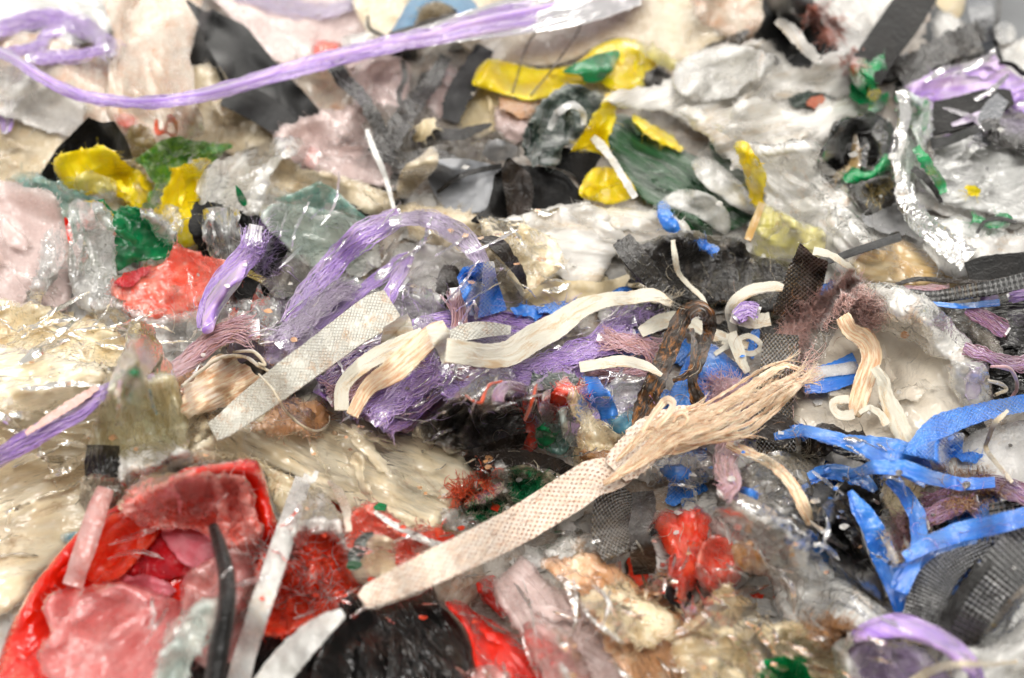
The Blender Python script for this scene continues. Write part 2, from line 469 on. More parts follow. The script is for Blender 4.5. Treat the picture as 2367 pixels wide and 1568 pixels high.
def slivers(mat, label, regions, seed, name='film_slivers'):
    """uncountable narrow torn strips, added for streak highlights and layering: regions are x0, y0, x1, y1, count, direction, length, width"""
    rr = random.Random(seed); VV = []; FF = []; UU = []; n0 = 0
    for (x0, y0, x1, y1, cnt, deg, ln, wd) in regions:
        for q in range(cnt):
            x, y = rr.uniform(x0, x1), rr.uniform(y0, y1); th = math.radians(deg + rr.gauss(0, 16)); l = ln * rr.uniform(.4, 1.3); w_ = wd * rr.uniform(.4, 1.4)
            k = rr.uniform(-.35, .35); pts = []
            for i in range(5):
                f = i / 4; pts.append((x, y, max(1.5, w_ * (math.sin(math.pi * (f * .86 + .07)) ** .7)))); th += k * .5 + rr.gauss(0, .12)
                x += l / 4 * math.cos(th); y += l / 4 * math.sin(th)
            V, F, uv, _ = ribbon_geo(pts, rough=2.5, eps=.3, stiff=12, wave=.8, cup=rr.uniform(-.2, 1), n=5, lifts=[0, rr.uniform(0, 2.5), rr.uniform(0, 3), rr.uniform(0, 2.5), 0], tw=[rr.uniform(-1.5, 1.5) for _ in range(5)], seed=rr.randint(1, 99999))
            VV.append(V); FF.append(F + n0); UU.append(uv + rr.random() * 9); n0 += len(V)
    return tag(mkobj(name, np.concatenate(VV), np.concatenate(FF), np.concatenate(UU), M(mat)), label, 'film slivers', kind='stuff')

def fuzz_paths(cx, cy, rx, ry, n, ln=40, r=.14, h=4, curlf=1.0, deg=None, seed=None):
    seed = seed or nseed(); rr = random.Random(seed); out = []
    for q in range(n):
        a = rr.uniform(0, 6.28); rho = math.sqrt(rr.random())
        x = cx + rx * rho * math.cos(a); y = cy + ry * rho * math.sin(a)
        th = rr.uniform(0, 6.28) if deg is None else math.radians(deg + rr.gauss(0, 25)); m = int(ln / 4 * rr.uniform(.5, 1.4)) + 4
        X = [x]; Y = [y]; k = rr.uniform(-.25, .25) * curlf
        for i in range(m):
            k += rr.uniform(-.12, .12) * curlf; k *= .93; th += k
            x += 4 * math.cos(th); y += 4 * math.sin(th); X.append(x); Y.append(y)
        X = np.array(X); Y = np.array(Y); t = np.linspace(0, 1, len(X))
        H = bufat(X, Y); H = np.maximum(gauss1(H, 2), H) + 1e-3 * (.2 + h * rr.random() * np.sin(t * math.pi * rr.uniform(.5, 1)) ** 2)
        out.append((X, Y, H, r * rr.uniform(.6, 1.3) * (1 - .5 * t)))
    return out

def Z(name, label, cat, spots, mat, group=None, parent=None, **k):
    ps = []
    for cx, cy, rx, ry, n in spots: ps += fuzz_paths(cx, cy, rx, ry, n, **k)
    o = tubes(ps, mat, name, parent, sides=3)
    return tag(o, label, cat if parent is None else None, group)

def edge_fray(o, poly, mat, n):
    rr = random.Random(nseed()); ps = []
    c = poly.mean(0)
    for q in range(n):
        p = poly[rr.randrange(len(poly))]; d = p - c; th = math.atan2(d[1], d[0]) + rr.gauss(0, .9)
        x, y = p - 6 * np.array([math.cos(th), math.sin(th)]); X = [x]; Y = [y]; k = rr.uniform(-.15, .15)
        for i in range(rr.randint(3, 7)):
            th += k + rr.uniform(-.2, .2); x += 4 * math.cos(th); y += 4 * math.sin(th); X.append(x); Y.append(y)
        X = np.array(X); Y = np.array(Y); t = np.linspace(0, 1, len(X))
        H = np.maximum(gauss1(bufat(X, Y), 2), bufat(X, Y)) + 1e-3 * (.3 + 1.5 * rr.random() * t)
        ps.append((X, Y, H, .22 * rr.uniform(.5, 1.6) * (1 - .6 * t)))
    tubes(ps, mat, 'torn_edge', o, sides=3)
# ------------------------------------------------------------------ materials
def lin(c):
    return tuple((v / 255 / 12.92 if v / 255 <= .04045 else ((v / 255 + .055) / 1.055) ** 2.4) for v in c) + (1,)

# name: base, second colour, (stain colour, amount), opacity, translucency, roughness, gloss, bump, pattern, stretch
D0 = dict(c=(225, 220, 210), c2=None, st=None, sa=.35, op=1.0, tl=.25, ro=.3, gl=1.0, bu=.35, bs=1.0, pat=None, fe=0.0, sx=1.0, cs=1.0, opn=.25)
PRE = {
 'milk':      dict(c=(230,227,221), c2=(212,209,204), op=.97, st=(205, 175, 135), sa=.3, tl=0.27, ro=0.26, bu=0.4, fe=.75, gl=1.3, bs=0.62),
 'white':     dict(c=(240,238,232), c2=(226,224,219), op=1, st=(196, 160, 110), sa=.22, ro=0.26, bu=0.4, fe=.75, gl=1.3, tl=0.27, bs=0.62),
 'peachw':    dict(c=(226,212,194), c2=(220,192,170), op=.97, st=(208,140,84), sa=0.34, tl=0.27, ro=0.26, bu=0.4, fe=.75, gl=1.3, cs=1.5, bs=0.62),
 'cream':     dict(c=(230,215,186), c2=(220,201,166), op=1.0, st=(190,144,84), sa=0.3, tl=0.27, ro=0.26, bu=0.4, fe=.75, gl=1.3, cs=1.6, bs=0.62),
 'creamfilm': dict(c=(255,243,214), c2=(252,232,192), op=.93, tl=0.27, st=(168, 122, 66), sa=0.3, ro=0.17, bu=0.6, sx=.35, fe=.75, gl=2.0, bs=0.68),
 'creamfilm2':dict(c=(255,240,204), c2=(250,226,176), op=.96, st=(198,146,82), sa=0.34, ro=0.17, bu=0.65, tl=0.27, fe=.75, gl=2.4, bs=0.69),
 'browncream':dict(c=(255,240,210), c2=(255,230,186), op=0.92, st=(222,138,62), sa=0.6, ro=0.2, bu=0.65, tl=0.2, fe=.75, gl=2.4, bs=0.69),
 'pinkwhite': dict(c=(232,208,202), c2=(222,196,190), op=.95, st=(210, 160, 130), sa=.2, ro=0.26, bu=0.4, fe=.75, gl=1.3, tl=0.27, bs=0.62),
 'pinkfilm':  dict(c=(248,196,190), c2=(236,160,150), op=0.7, ro=0.2, bu=0.4, st=(190, 120, 100), sa=.3, fe=.75, gl=2.0, tl=0.27, bs=0.62),
 'rosefilm':  dict(c=(252,164,160), c2=(250,140,136), op=0.62, ro=0.2, bu=0.4, fe=.75, gl=2.0, tl=0.27, bs=0.62),
 'clearpink': dict(c=(254,172,160), c2=(250,98,76), op=0.8, opn=.9, ro=0.18, gl=2.4, bu=0.6, fe=.6, tl=0.27, bs=0.62, cs=2),
 'olivefilm': dict(c=(250,242,206), c2=(236,236,204), op=0.93, opn=.5, ro=0.18, gl=2.3, bu=0.6, sx=.5, fe=.6, st=(186,158,86), sa=0.45, tl=0.27, bs=0.62),
 'wisp':      dict(c=(240,238,232), op=.4, opn=.6, ro=.26, gl=0.8, bu=.4, tl=.2, sx=.3, fe=.6),
 'clear':     dict(c=(246,244,238), c2=(232,232,228), op=0.5, ro=0.14, gl=3.2, bu=0.6, tl=0.27, opn=0.8, st=(200, 165, 110), sa=.2, fe=.75, bs=0.62),
 'clearw':    dict(c=(254,251,244), c2=(242,240,233), op=0.82, ro=0.15, gl=2.4, bu=0.75, opn=0.5, st=(214,160,96), sa=0.3, fe=.75, tl=0.27, bs=0.69),
 'clearstreak': dict(c=(228, 228, 224), op=.42, ro=0.15, gl=3.0, bu=.9, sx=.18, opn=.8),
 'greyclear': dict(c=(240,240,236), c2=(240,240,236), op=0.85, ro=0.18, gl=2.2, bu=0.6, opn=.5, st=(190, 160, 120), sa=.2, fe=.75, tl=0.27, bs=0.62),
 'frost':     dict(c=(240,238,232), c2=(224,222,217), op=.95, ro=0.26, bu=0.5, st=(200, 175, 140), sa=.24, tl=0.27, fe=.75, gl=1.3, bs=0.69),
 'froststreak': dict(c=(250,247,240), c2=(232,228,221), op=1.0, ro=0.26, bu=0.6, sx=.22, st=(206, 180, 140), sa=0.34, tl=0.27, fe=.75, gl=1.1, bs=0.69),
 'greyfilm':  dict(c=(150, 150, 152), c2=(176, 176, 176), op=.85, ro=.3, bu=.3),
 'greypanel': dict(c=(158, 160, 164), op=1, ro=.4, bu=.1),
 'milkysheet':dict(c=(248,238,220), c2=(240,228,208), op=1.0, tl=0.27, ro=0.2, bu=0.3, st=(190, 150, 100), sa=.16, gl=2.0, fe=.75, bs=0.8),
 'tan':       dict(c=(216, 196, 152), c2=(222, 206, 172), op=1, ro=.45, bu=.3, st=(150, 104, 50), sa=.2),
 'brown':     dict(c=(176, 118, 62), c2=(196, 144, 88), ro=.5, bu=.7, st=(96, 56, 22), sa=.35),
 'olive':     dict(c=(214,194,122), c2=(196,172,100), op=0.95, ro=0.2, bu=.7, st=(110, 84, 30), sa=.5, fe=0.15, gl=2.0),
 'yellow':    dict(c=(254,230,24), c2=(250,214,14), ro=0.22, bu=0.4, tl=0.3, st=None, sa=.15, gl=1.4, bs=0.62),
 'paleyellow':dict(c=(240,230,130), c2=(236,226,160), op=.9, ro=0.2, bu=0.4, tl=0.27, fe=.75, gl=2.0, bs=0.62),
 'amber':     dict(c=(226, 204, 160), c2=(214, 176, 110), op=.85, ro=0.2, bu=0.4, sx=.3, st=(214, 160, 70), sa=.45, fe=.75, gl=2.0, tl=0.27, bs=0.62),
 'lime':      dict(c=(120, 160, 40), c2=(60, 128, 44), ro=0.22, bu=.8, st=(210, 220, 190), sa=.35, cs=3, gl=1.4),
 'green':     dict(c=(10,140,80), c2=(8,116,66), ro=0.22, bu=0.4, op=.98, st=(90, 160, 130), sa=.15, gl=1.4, tl=0.3, bs=0.62, fe=0),
 'brightgreen': dict(c=(16,172,96), c2=(16, 128, 74), ro=0.22, bu=0.4, gl=1.4, tl=0.3, bs=0.62),
 'tealfilm':  dict(c=(98, 164, 150), c2=(140, 182, 172), op=.85, ro=0.2, bu=0.4, st=(206, 210, 190), sa=.3, fe=.75, gl=2.0, tl=0.27, bs=0.62),
 'tealclear': dict(c=(206,224,214), c2=(224,230,218), op=0.8, ro=0.18, gl=2.3, bu=0.6, st=(214, 196, 150), sa=.25, fe=.75, tl=0.27, bs=0.62),
 'darkgreen': dict(c=(26,80,40), c2=(16,54,28), ro=.4, bu=.6, sx=.25, st=(180, 190, 180), sa=0.32, cs=2.5, gl=0.9),
 'greengrey': dict(c=(44,60,52), c2=(30,42,36), ro=.5, bu=.9, st=(170, 178, 170), sa=0.34, cs=4, sx=.5, gl=0.8),
 'red':       dict(c=(250,38,6), c2=(238,26,8), ro=0.19, bu=0.4, tl=0.3, gl=1.7, bs=0.62),
 'redcrumple':dict(c=(255,58,26), c2=(255,96,62), ro=0.2, bu=0.4, tl=0.27, st=(232, 180, 168), sa=0.24, cs=2, fe=.75, gl=1.5, bs=0.62),
 'redpink':   dict(c=(252,86,62), c2=(250,138,116), ro=0.2, bu=0.4, op=1.0, st=(228, 196, 188), sa=.35, cs=1.5, fe=.75, gl=2.0, tl=0.27, bs=0.62),
 'pink':      dict(c=(238,122,136), c2=(240,150,160), ro=.3, bu=.2, tl=.35),
 'darkred':   dict(c=(200,24,34), c2=(196,60,70), ro=.25, bu=.5),
 'rust':      dict(c=(176, 78, 50), c2=(200, 120, 90), ro=.5, bu=.6),
 'orange':    dict(c=(226, 84, 36), ro=.4, bu=.4),
 'purple':    dict(c=(204,162,242), c2=(172,126,226), ro=.32, bu=.7, tl=.25, sx=.08, cs=2.4, st=(228,200,214), sa=.4, gl=2),
 'deeppurple':dict(c=(180,134,222), c2=(142,98,196), ro=.34, bu=1.0, tl=.2, sx=0.1, cs=2.4, st=(226,180,170), sa=0.44, gl=2),
 'lilac':     dict(c=(224,202,238), c2=(228,214,236), ro=0.2, bu=.7, tl=.35, sx=.08, op=.9, cs=2, opn=.6, fe=.75, gl=2.0),
 'lilacfilm': dict(c=(210,186,228), c2=(222,210,226), ro=0.2, bu=0.4, op=0.75, opn=.5, gl=2.0, fe=.75, tl=0.27, bs=0.62),
 'mauve':     dict(c=(228,188,196), c2=(212,168,190), ro=.5, bu=.6, sx=.1, cs=3, st=(190, 112, 70), sa=.42),
 'pinkbrown': dict(c=(236,184,168), c2=(238,200,194), ro=.6, bu=.5, cs=3, st=(190,112,78), sa=0.3),
 'purplebrown': dict(c=(170,126,194), c2=(192,152,206), ro=.5, bu=.8, sx=.12, cs=2.2, st=(136, 78, 42), sa=.52),
 'blue':      dict(c=(66,138,230), c2=(44,116,212), ro=.28, bu=.3, pat='fine', tl=.15, st=None, sa=.14, gl=1.4),
 'bluecrease':dict(c=(70,146,236), c2=(48,120,222), ro=.25, bu=0.3, sx=.3, st=(176, 196, 220), sa=.26, gl=1.5),
 'skyblue':   dict(c=(70, 168, 200), c2=(120, 186, 206), ro=0.2, bu=0.4, op=.8, fe=.75, gl=2.0, tl=0.27, bs=0.62),
 'denim':     dict(c=(52, 110, 150), c2=(76, 132, 168), ro=.4, bu=.3),
 'black':     dict(c=(17,16,15), c2=(25,23,22), ro=.36, bu=.35, tl=.0, gl=.6),
 'blackmatte':dict(c=(14,14,14), c2=(22,20,19), ro=.55, bu=.3, tl=0, gl=.3),
 'blackgloss':dict(c=(15,14,14), c2=(26,24,22), ro=.2, bu=.8, sx=.25, tl=0, gl=1.3),
 'blackcrumple': dict(c=(46,43,40), c2=(26,24,23), ro=.3, bu=1.0, tl=0, gl=1.1, st=(104, 92, 78), sa=.28, cs=1.6),
 'blackfilm': dict(c=(52,48,42), c2=(84,76,64), ro=0.19, bu=1.0, tl=.1, gl=2.2, op=0.92, opn=.4, st=(128, 108, 74), sa=.3, fe=.75),
 'browntape': dict(c=(38,26,14), c2=(26,18,12), ro=.5, bu=.9, tl=0, st=(170,108,44), sa=0.36, cs=6, sx=0.5, gl=.7),
 'brownblack':dict(c=(40,31,25), c2=(30,25,22), ro=.45, bu=.5, tl=0, st=(104, 78, 54), sa=.25, gl=.6),
 'weave':     dict(c=(44,38,33), c2=(30,28,25), ro=.42, bu=.6, tl=0, pat='weave', st=(136, 104, 58), sa=.3, cs=2, gl=0.8),
 'ribbed':    dict(c=(40,40,40), c2=(30,30,30), ro=.34, bu=.4, tl=0, pat='ribs', gl=0.9),
 'dimpled':   dict(c=(40,40,40), c2=(30,30,30), ro=.36, bu=.4, tl=0, pat='dots', gl=0.9),
 'darkgrey':  dict(c=(56,56,56), c2=(48,48,48), ro=.5, bu=.15, tl=0, gl=0.4),
 'greystrap': dict(c=(76,80,88), c2=(66,70,78), ro=.5, bu=.5, pat='fine', tl=0),
 'darkclear': dict(c=(150,142,130), c2=(110,102,94), op=.7, ro=.18, gl=1.2, bu=.8, fe=.75),
 'strap':     dict(c=(228,226,214), c2=(220,216,202), ro=.42, bu=.4, pat='diamond', tl=.2, st=(196, 140, 76), sa=0.34, cs=2, gl=0.8),
 'strappeach':dict(c=(252,238,222), c2=(250,226,202), ro=.42, bu=.6, pat='diamond', tl=.2, st=(190, 104, 48), sa=.3, cs=4, sx=.5, gl=0.8),
 'strapplain':dict(c=(224,219,203), c2=(220,214,196), ro=.42, bu=0.9, tl=.2, st=(200,158,98), sa=0.38, sx=0.3, cs=3, gl=0.8),
 'strapfray': dict(c=(250,236,208), c2=(244,222,184), ro=.45, bu=0.9, tl=.2, st=(206,128,66), sa=0.44, sx=0.12, cs=12, gl=0.8),
 'string':    dict(c=(222, 210, 186), c2=(206, 188, 156), ro=.5, bu=.5, st=(170, 118, 66), sa=.3, cs=3),
 'wire':      dict(c=(74, 60, 48), ro=.45, bu=.2, tl=0),
 'heapbase':  dict(c=(196,188,178), c2=(150,142,134), ro=.5, bu=1.0, tl=0, st=(150, 120, 90), sa=.4),
 'floor':     dict(c=(120, 122, 124), c2=(112, 114, 116), ro=.7, bu=.1, tl=0, gl=.4),
}
_mc = {}
def M(name):
    if not isinstance(name, str): return name
    if name in _mc: return _mc[name]
    p = dict(D0); p.update(PRE[name])
    m = bpy.data.materials.new(name); m.use_nodes = True; nt = m.node_tree; nt.nodes.clear(); N = nt.nodes; LK = nt.links.new
    def nd(t, **kw):
        n = N.new(t)
        for k, v in kw.items(): setattr(n, k, v)
        return n
    def math_(op, a, b=None, c=None):
        n = nd('ShaderNodeMath', operation=op)
        for i, v in enumerate((a, b, c)):
            if v is None: continue
            if hasattr(v, 'links'): LK(v, n.inputs[i])
            else: n.inputs[i].default_value = v
        return n.outputs[0]
    def ramp(v, a, b):
        n = nd('ShaderNodeMapRange', interpolation_type='SMOOTHSTEP'); LK(v, n.inputs[0]); n.inputs[1].default_value = a; n.inputs[2].default_value = b
        return n.outputs[0]
    def mix(f, a, b):
        n = nd('ShaderNodeMix', data_type='RGBA')
        if hasattr(f, 'links'): LK(f, n.inputs[0])
        else: n.inputs[0].default_value = f
        for i, v in ((6, a), (7, b)):
            if hasattr(v, 'links'): LK(v, n.inputs[i])
            else: n.inputs[i].default_value = v
        return n.outputs[2]
    uv = nd('ShaderNodeUVMap').outputs[0]
    def noise(sc, det=5, rough=.6, sx=None, off=0, dist=0.0):
        mp = nd('ShaderNodeMapping'); LK(uv, mp.inputs[0]); mp.inputs['Scale'].default_value = ((p['sx'] if sx is None else sx), 1, 1); mp.inputs['Location'].default_value = (off, off * .7, 0)
        n = nd('ShaderNodeTexNoise'); LK(mp.outputs[0], n.inputs['Vector']); n.inputs['Scale'].default_value = sc; n.inputs['Detail'].default_value = det
        n.inputs['Roughness'].default_value = rough; n.inputs['Distortion'].default_value = dist
        return n.outputs[0]
    col = lin(p['c'])
    if p['c2']:
        col = mix(ramp(noise(.9 * p['cs'], 6, .65), .4, .62), col, lin(p['c2']))
    # stains: broad patches broken up by fine speckle
    if p['st'] and p['sa']:
        n1 = noise(.7 * p['cs'], 8, .72, off=5, dist=.6); n2 = noise(6 * p['cs'], 4, .7, sx=1, off=9)
        sp_ = .14 if p['bs'] < .7 else .35
        s = math_('MULTIPLY_ADD', n2, sp_, n1)
        th = 1.02 - p['sa'] * .8 - (.35 - sp_) * .5
        f = ramp(s, th - .08, th + .12)
        col = mix(math_('MULTIPLY', f, .72), col, lin(p['st']))
    # relief
    h1 = noise(2.6 * p['bs'], 2.2, .5, off=2, dist=1.4)
    v = nd('ShaderNodeTexVoronoi', feature='DISTANCE_TO_EDGE'); mp = nd('ShaderNodeMapping'); LK(uv, mp.inputs[0]); mp.inputs['Scale'].default_value = (max(.25, p['sx']), 1, 1)
    wn = nd('ShaderNodeVectorMath', operation='ADD'); LK(mp.outputs[0], wn.inputs[0])
    w2 = nd('ShaderNodeTexNoise'); LK(mp.outputs[0], w2.inputs['Vector']); w2.inputs['Scale'].default_value = 1.6
    LK(w2.outputs[1], wn.inputs[1]); LK(wn.outputs[0], v.inputs['Vector']); v.inputs['Scale'].default_value = 2.4 * p['bs']
    crease = math_('MINIMUM', v.outputs['Distance'], .22)
    rg = math_('ABSOLUTE', math_('SUBTRACT', noise(1.5 * p['bs'], 2.5, .5, off=31, dist=1.0), .5)); rg = math_('MINIMUM', rg, .12)
    hgt = math_('MULTIPLY_ADD', rg, -2.2, math_('MULTIPLY_ADD', crease, .5, math_('MULTIPLY_ADD', noise(7.0, 2.5, .55, sx=.1, off=51, dist=.6), .18 if p['bs'] < .7 else .12, math_('MULTIPLY', h1, .55))))
    bump = nd('ShaderNodeBump'); bump.inputs['Strength'].default_value = min(1, p['bu'] * 1.5); bump.inputs['Distance'].default_value = .0016
    LK(hgt, bump.inputs['Height'])
    nrm = bump.outputs[0]
    bd = nd('ShaderNodeBump'); bd.inputs['Strength'].default_value = p['bu'] * (.12 if p['bs'] < .7 else .3); bd.inputs['Distance'].default_value = .0014; LK(hgt, bd.inputs['Height']); nd_ = bd.outputs[0]
    if p['pat']:
        sp = nd('ShaderNodeSeparateXYZ'); LK(uv, sp.inputs[0]); X, Y = sp.outputs[0], sp.outputs[1]
        if p['pat'] == 'diamond':
            k = 18.0
            a = math_('SINE', math_('MULTIPLY', math_('ADD', math_('MULTIPLY', X, .8), Y), k)); b = math_('SINE', math_('MULTIPLY', math_('SUBTRACT', math_('MULTIPLY', X, .8), Y), k))
            if 'peach' in name:
                a = math_('SINE', math_('MULTIPLY', X, 18)); b = math_('SINE', math_('MULTIPLY', Y, 25)); ph = math_('MULTIPLY', ramp(math_('MULTIPLY', a, b), .25, .7), -1); k2 = .0009
                col = mix(math_('MULTIPLY', math_('MULTIPLY', ph, -.75), ramp(noise(1.4, 4, .7, sx=1, off=41), .3, .6)), col, lin((196, 132, 92)))
            else: ph = math_('MINIMUM', math_('ABSOLUTE', a), math_('ABSOLUTE', b)); ph = math_('SUBTRACT', .5, ramp(ph, .05, .55)); ph = math_('MULTIPLY', ph, ramp(noise(1.1, 4, .7, sx=1, off=41), .34, .56)); k2 = .0009
            dark = ramp(ph, -.1, .5)
            if 'peach' not in name: col = mix(math_('MULTIPLY', dark, .5 if 'peach' in name else .34), col, lin((186, 136, 96) if 'peach' in name else (190, 176, 150)))
        elif p['pat'] == 'weave':
            a = math_('SINE', math_('MULTIPLY', X, 28)); b = math_('SINE', math_('MULTIPLY', Y, 34)); ph = math_('MULTIPLY', a, b); k2 = .0005
            col = mix(math_('MULTIPLY', ramp(ph, .2, .8), .5), col, lin((150, 126, 88)))
        elif p['pat'] == 'ribs':
            a = math_('SINE', math_('MULTIPLY', X, 26)); b = math_('SINE', math_('MULTIPLY', Y, 26)); ph = math_('ADD', a, math_('MULTIPLY', b, .4)); k2 = .0008
        elif p['pat'] == 'dots':
            a = math_('SINE', math_('MULTIPLY', math_('ADD', X, Y), 20)); b = math_('SINE', math_('MULTIPLY', math_('SUBTRACT', X, Y), 20)); ph = math_('MULTIPLY', a, b); k2 = .0011
        else:
            a = math_('SINE', math_('MULTIPLY', X, 34)); b = math_('SINE', math_('MULTIPLY', Y, 34)); ph = math_('MULTIPLY', a, b); k2 = .00016
        b2 = nd('ShaderNodeBump'); b2.inputs['Strength'].default_value = .9; b2.inputs['Distance'].default_value = k2
        LK(ph, b2.inputs['Height']); LK(nrm, b2.inputs['Normal']); nrm = b2.outputs[0]; nd_ = nrm
    dif = nd('ShaderNodeBsdfDiffuse'); tr = nd('ShaderNodeBsdfTranslucent'); gl = nd('ShaderNodeBsdfGlossy'); tp = nd('ShaderNodeBsdfTransparent')
    for n in (dif, tr):
        if hasattr(col, 'links'): LK(col, n.inputs[0])
        else: n.inputs[0].default_value = col
    LK(nd_, dif.inputs['Normal']); LK(nrm, gl.inputs['Normal'])
    gl.inputs['Color'].default_value = (1, 1, 1, 1)
    LK(math_('MULTIPLY_ADD', noise(2.5, 3, .6, off=13), .22, p['ro'] - .1), gl.inputs['Roughness'])
    body = dif.outputs[0]
    if p['tl']:
        mx = nd('ShaderNodeMixShader'); mx.inputs[0].default_value = p['tl']; LK(body, mx.inputs[1]); LK(tr.outputs[0], mx.inputs[2]); body = mx.outputs[0]
    if p['op'] < 1 or p['fe']:
        nn = noise(1.3, 6, .7, off=21)
        at = nd('ShaderNodeAttribute', attribute_name='thin')
        f = math_('MULTIPLY_ADD', math_('SUBTRACT', nn, .5), p['opn'] * 2 if p['op'] < 1 else 0.0, p['op'])
        f = math_('MULTIPLY', math_('MINIMUM', math_('MAXIMUM', f, .04), 1.0), math_('SUBTRACT', 1.0, math_('MULTIPLY', at.outputs['Fac'], p['fe'])))
        mx = nd('ShaderNodeMixShader'); LK(f, mx.inputs[0]); LK(tp.outputs[0], mx.inputs[1]); LK(body, mx.inputs[2]); body = mx.outputs[0]
    fr = nd('ShaderNodeFresnel'); fr.inputs[0].default_value = 1.5; LK(nrm, fr.inputs['Normal'])
    f = math_('MINIMUM', math_('MULTIPLY', fr.outputs[0], p['gl']), .9)
    mx = nd('ShaderNodeMixShader'); LK(f, mx.inputs[0]); LK(body, mx.inputs[1]); LK(gl.outputs[0], mx.inputs[2])
    out = nd('ShaderNodeOutputMaterial'); LK(mx.outputs[0], out.inputs[0])
    _mc[name] = m; return m
# ------------------------------------------------------------------ the surface under the heap and the packed shreds inside it
def flat(name, z, x0, x1, y0, y1, mat):
    V = np.array([(x0, y0, z), (x1, y0, z), (x1, y1, z), (x0, y1, z)], float); F = np.array([[0, 1, 2, 3]])
    return mkobj(name, V, F, V[:, :2] * 10, M(mat), smooth=False)
tag(flat('floor', -0.05, -6, 6, -2, 9, 'floor'), kind='structure')

gx, gy = np.meshgrid(np.arange(-MARG, FW + MARG, 10), np.arange(-MARG, FH + MARG, 10))
hb = 0.004 * relief('crumple', gx, gy, 90, 5)
open_ = (gx > 2130 + (110 - gy) * .35) & (gy < 95 + 14 * perlin(gx / 60., gy / 60., 4))
rim = np.minimum.reduce([gx + MARG, FW + MARG - gx, gy + MARG, FH + MARG - gy])
hb = hb - 0.05 * np.clip(1 - rim / 110.0, 0, 1) ** 2
V = W(gx.ravel(), gy.ravel(), hb.ravel()); n = gx.shape[1]
i, j = np.where(~(open_[:-1, :-1] | open_[1:, 1:])); a = i * n + j
mask = np.stack([a, a + n, a + n + 1, a + 1], 1)
tag(mkobj('ground', V, mask, np.stack([gx.ravel(), gy.ravel()], 1) * .02, M('heapbase')), kind='structure')
BUF += 0.004

def filler(name, mat, regions, seed, rough=6):
    rr = random.Random(seed); VV = []; FF = []; UU = []; n0 = 0
    for (x0, y0, x1, y1, cnt, sz) in regions:
        for q in range(cnt):
            cx, cy = rr.uniform(x0, x1), rr.uniform(y0, y1)
            if cx > 2120 and cy < 130: continue
            k = rr.randint(5, 8); asp = rr.uniform(.35, 1); an = rr.uniform(0, 6.28); s = sz * rr.uniform(.5, 1.3)
            pts = []
            for t in range(k):
                th = 6.28 * (t + rr.uniform(-.3, .3)) / k; ra = s * rr.uniform(.6, 1.2)
                u, v = ra * math.cos(th), ra * asp * math.sin(th)
                pts.append((cx + u * math.cos(an) - v * math.sin(an), cy + u * math.sin(an) * .7 + v * math.cos(an) * .7))
            r = sheet_geo(pts, rough=rough, rel=('crumple', rr.uniform(2, 5), rr.uniform(25, 60)), bulge=2, eps=.4, curl=2, curve=rr.random() < .5, seed=rr.randint(1, 9999))
            if r is None: continue
            V, F, uv, _ = r; VV.append(V); FF.append(F + n0); UU.append(uv); n0 += len(V)
    o = mkobj(name, np.concatenate(VV), np.concatenate(FF), np.concatenate(UU), M(mat))
    return tag(o, kind='stuff')
ALL = (-380, -380, 2740, 1940)
f = filler('film_shreds', 'milk', [(-380, -380, 2740, 700, 110, 120), (-380, 500, 900, 1940, 45, 120), (1800, 600, 2740, 1940, 25, 110)], 1)
tag(f, 'pale shredded film packed beneath the larger scraps of the heap', 'film shreds')
f = filler('film_shreds', 'blackcrumple', [(760, 100, 1250, 520, 26, 70), (1000, 850, 1500, 1250, 16, 60), (1850, 100, 2740, 500, 22, 90), (1900, 900, 2740, 1500, 12, 80), (380, 480, 720, 800, 12, 70), (1350, 560, 1900, 800, 12, 80), (2050, 650, 2740, 950, 22, 90)], 2)
tag(f, 'black shredded film wedged in the gaps of the heap', 'film shreds')
f = filler('film_shreds', 'creamfilm2', [(-380, 650, 1100, 1250, 50, 110), (1200, 1250, 2740, 1940, 50, 110), (-100, 100, 700, 420, 16, 90), (1000, 500, 1500, 740, 12, 80)], 3)
tag(f, 'cream dirt-stained shreds packed under the cream film', 'film shreds')
f = filler('film_shreds', 'redcrumple', [(-380, 1150, 1250, 1940, 46, 100), (1450, 1180, 1720, 1400, 6, 60)], 4)
tag(f, 'red shredded film beneath the red bag scraps', 'film shreds')
f = filler('film_shreds', 'blue', [(1350, 780, 1800, 1150, 16, 60), (1850, 950, 2450, 1450, 22, 80), (1880, 640, 2360, 740, 6, 50)], 6)
tag(f, 'blue shreds packed between the woven straps and blue tape', 'film shreds')
f = filler('film_shreds', 'deeppurple', [(650, 760, 1500, 980, 26, 70), (2200, 650, 2500, 850, 8, 50), (0, 60, 260, 200, 5, 60), (2100, 160, 2500, 300, 6, 60)], 7)
tag(f, 'deep purple shreds under the raffia fibres', 'film shreds')
f = filler('film_shreds', 'clearw', [(1550, 980, 2100, 1480, 30, 80), (480, 640, 1080, 860, 18, 70), (-380, 380, 900, 760, 18, 100), (1650, 100, 2740, 650, 30, 90)], 8)
tag(f, 'clear shiny shreds tucked between bigger films', 'film shreds')
f = filler('film_shreds', 'milk', [(1600, 1050, 2100, 1500, 30, 80), (1180, 1180, 1500, 1340, 10, 60), (1700, 280, 2740, 700, 34, 90), (-200, 430, 620, 760, 22, 80), (-200, 760, 1100, 1250, 30, 100)], 9)  # white underlayer added to lighten the clear films above it
tag(f, 'milky white shreds added under the clear films to lighten them', 'film shreds')
# ------------------------------------------------------------------ far part of the heap (top of the picture)
FS = 'film scrap'
CR = lambda a=3, w=60: ('crumple', a, w)
ST = lambda a=3, w=60: ('streak', a, w)
SM = lambda a=3, w=120: ('smooth', a, w)
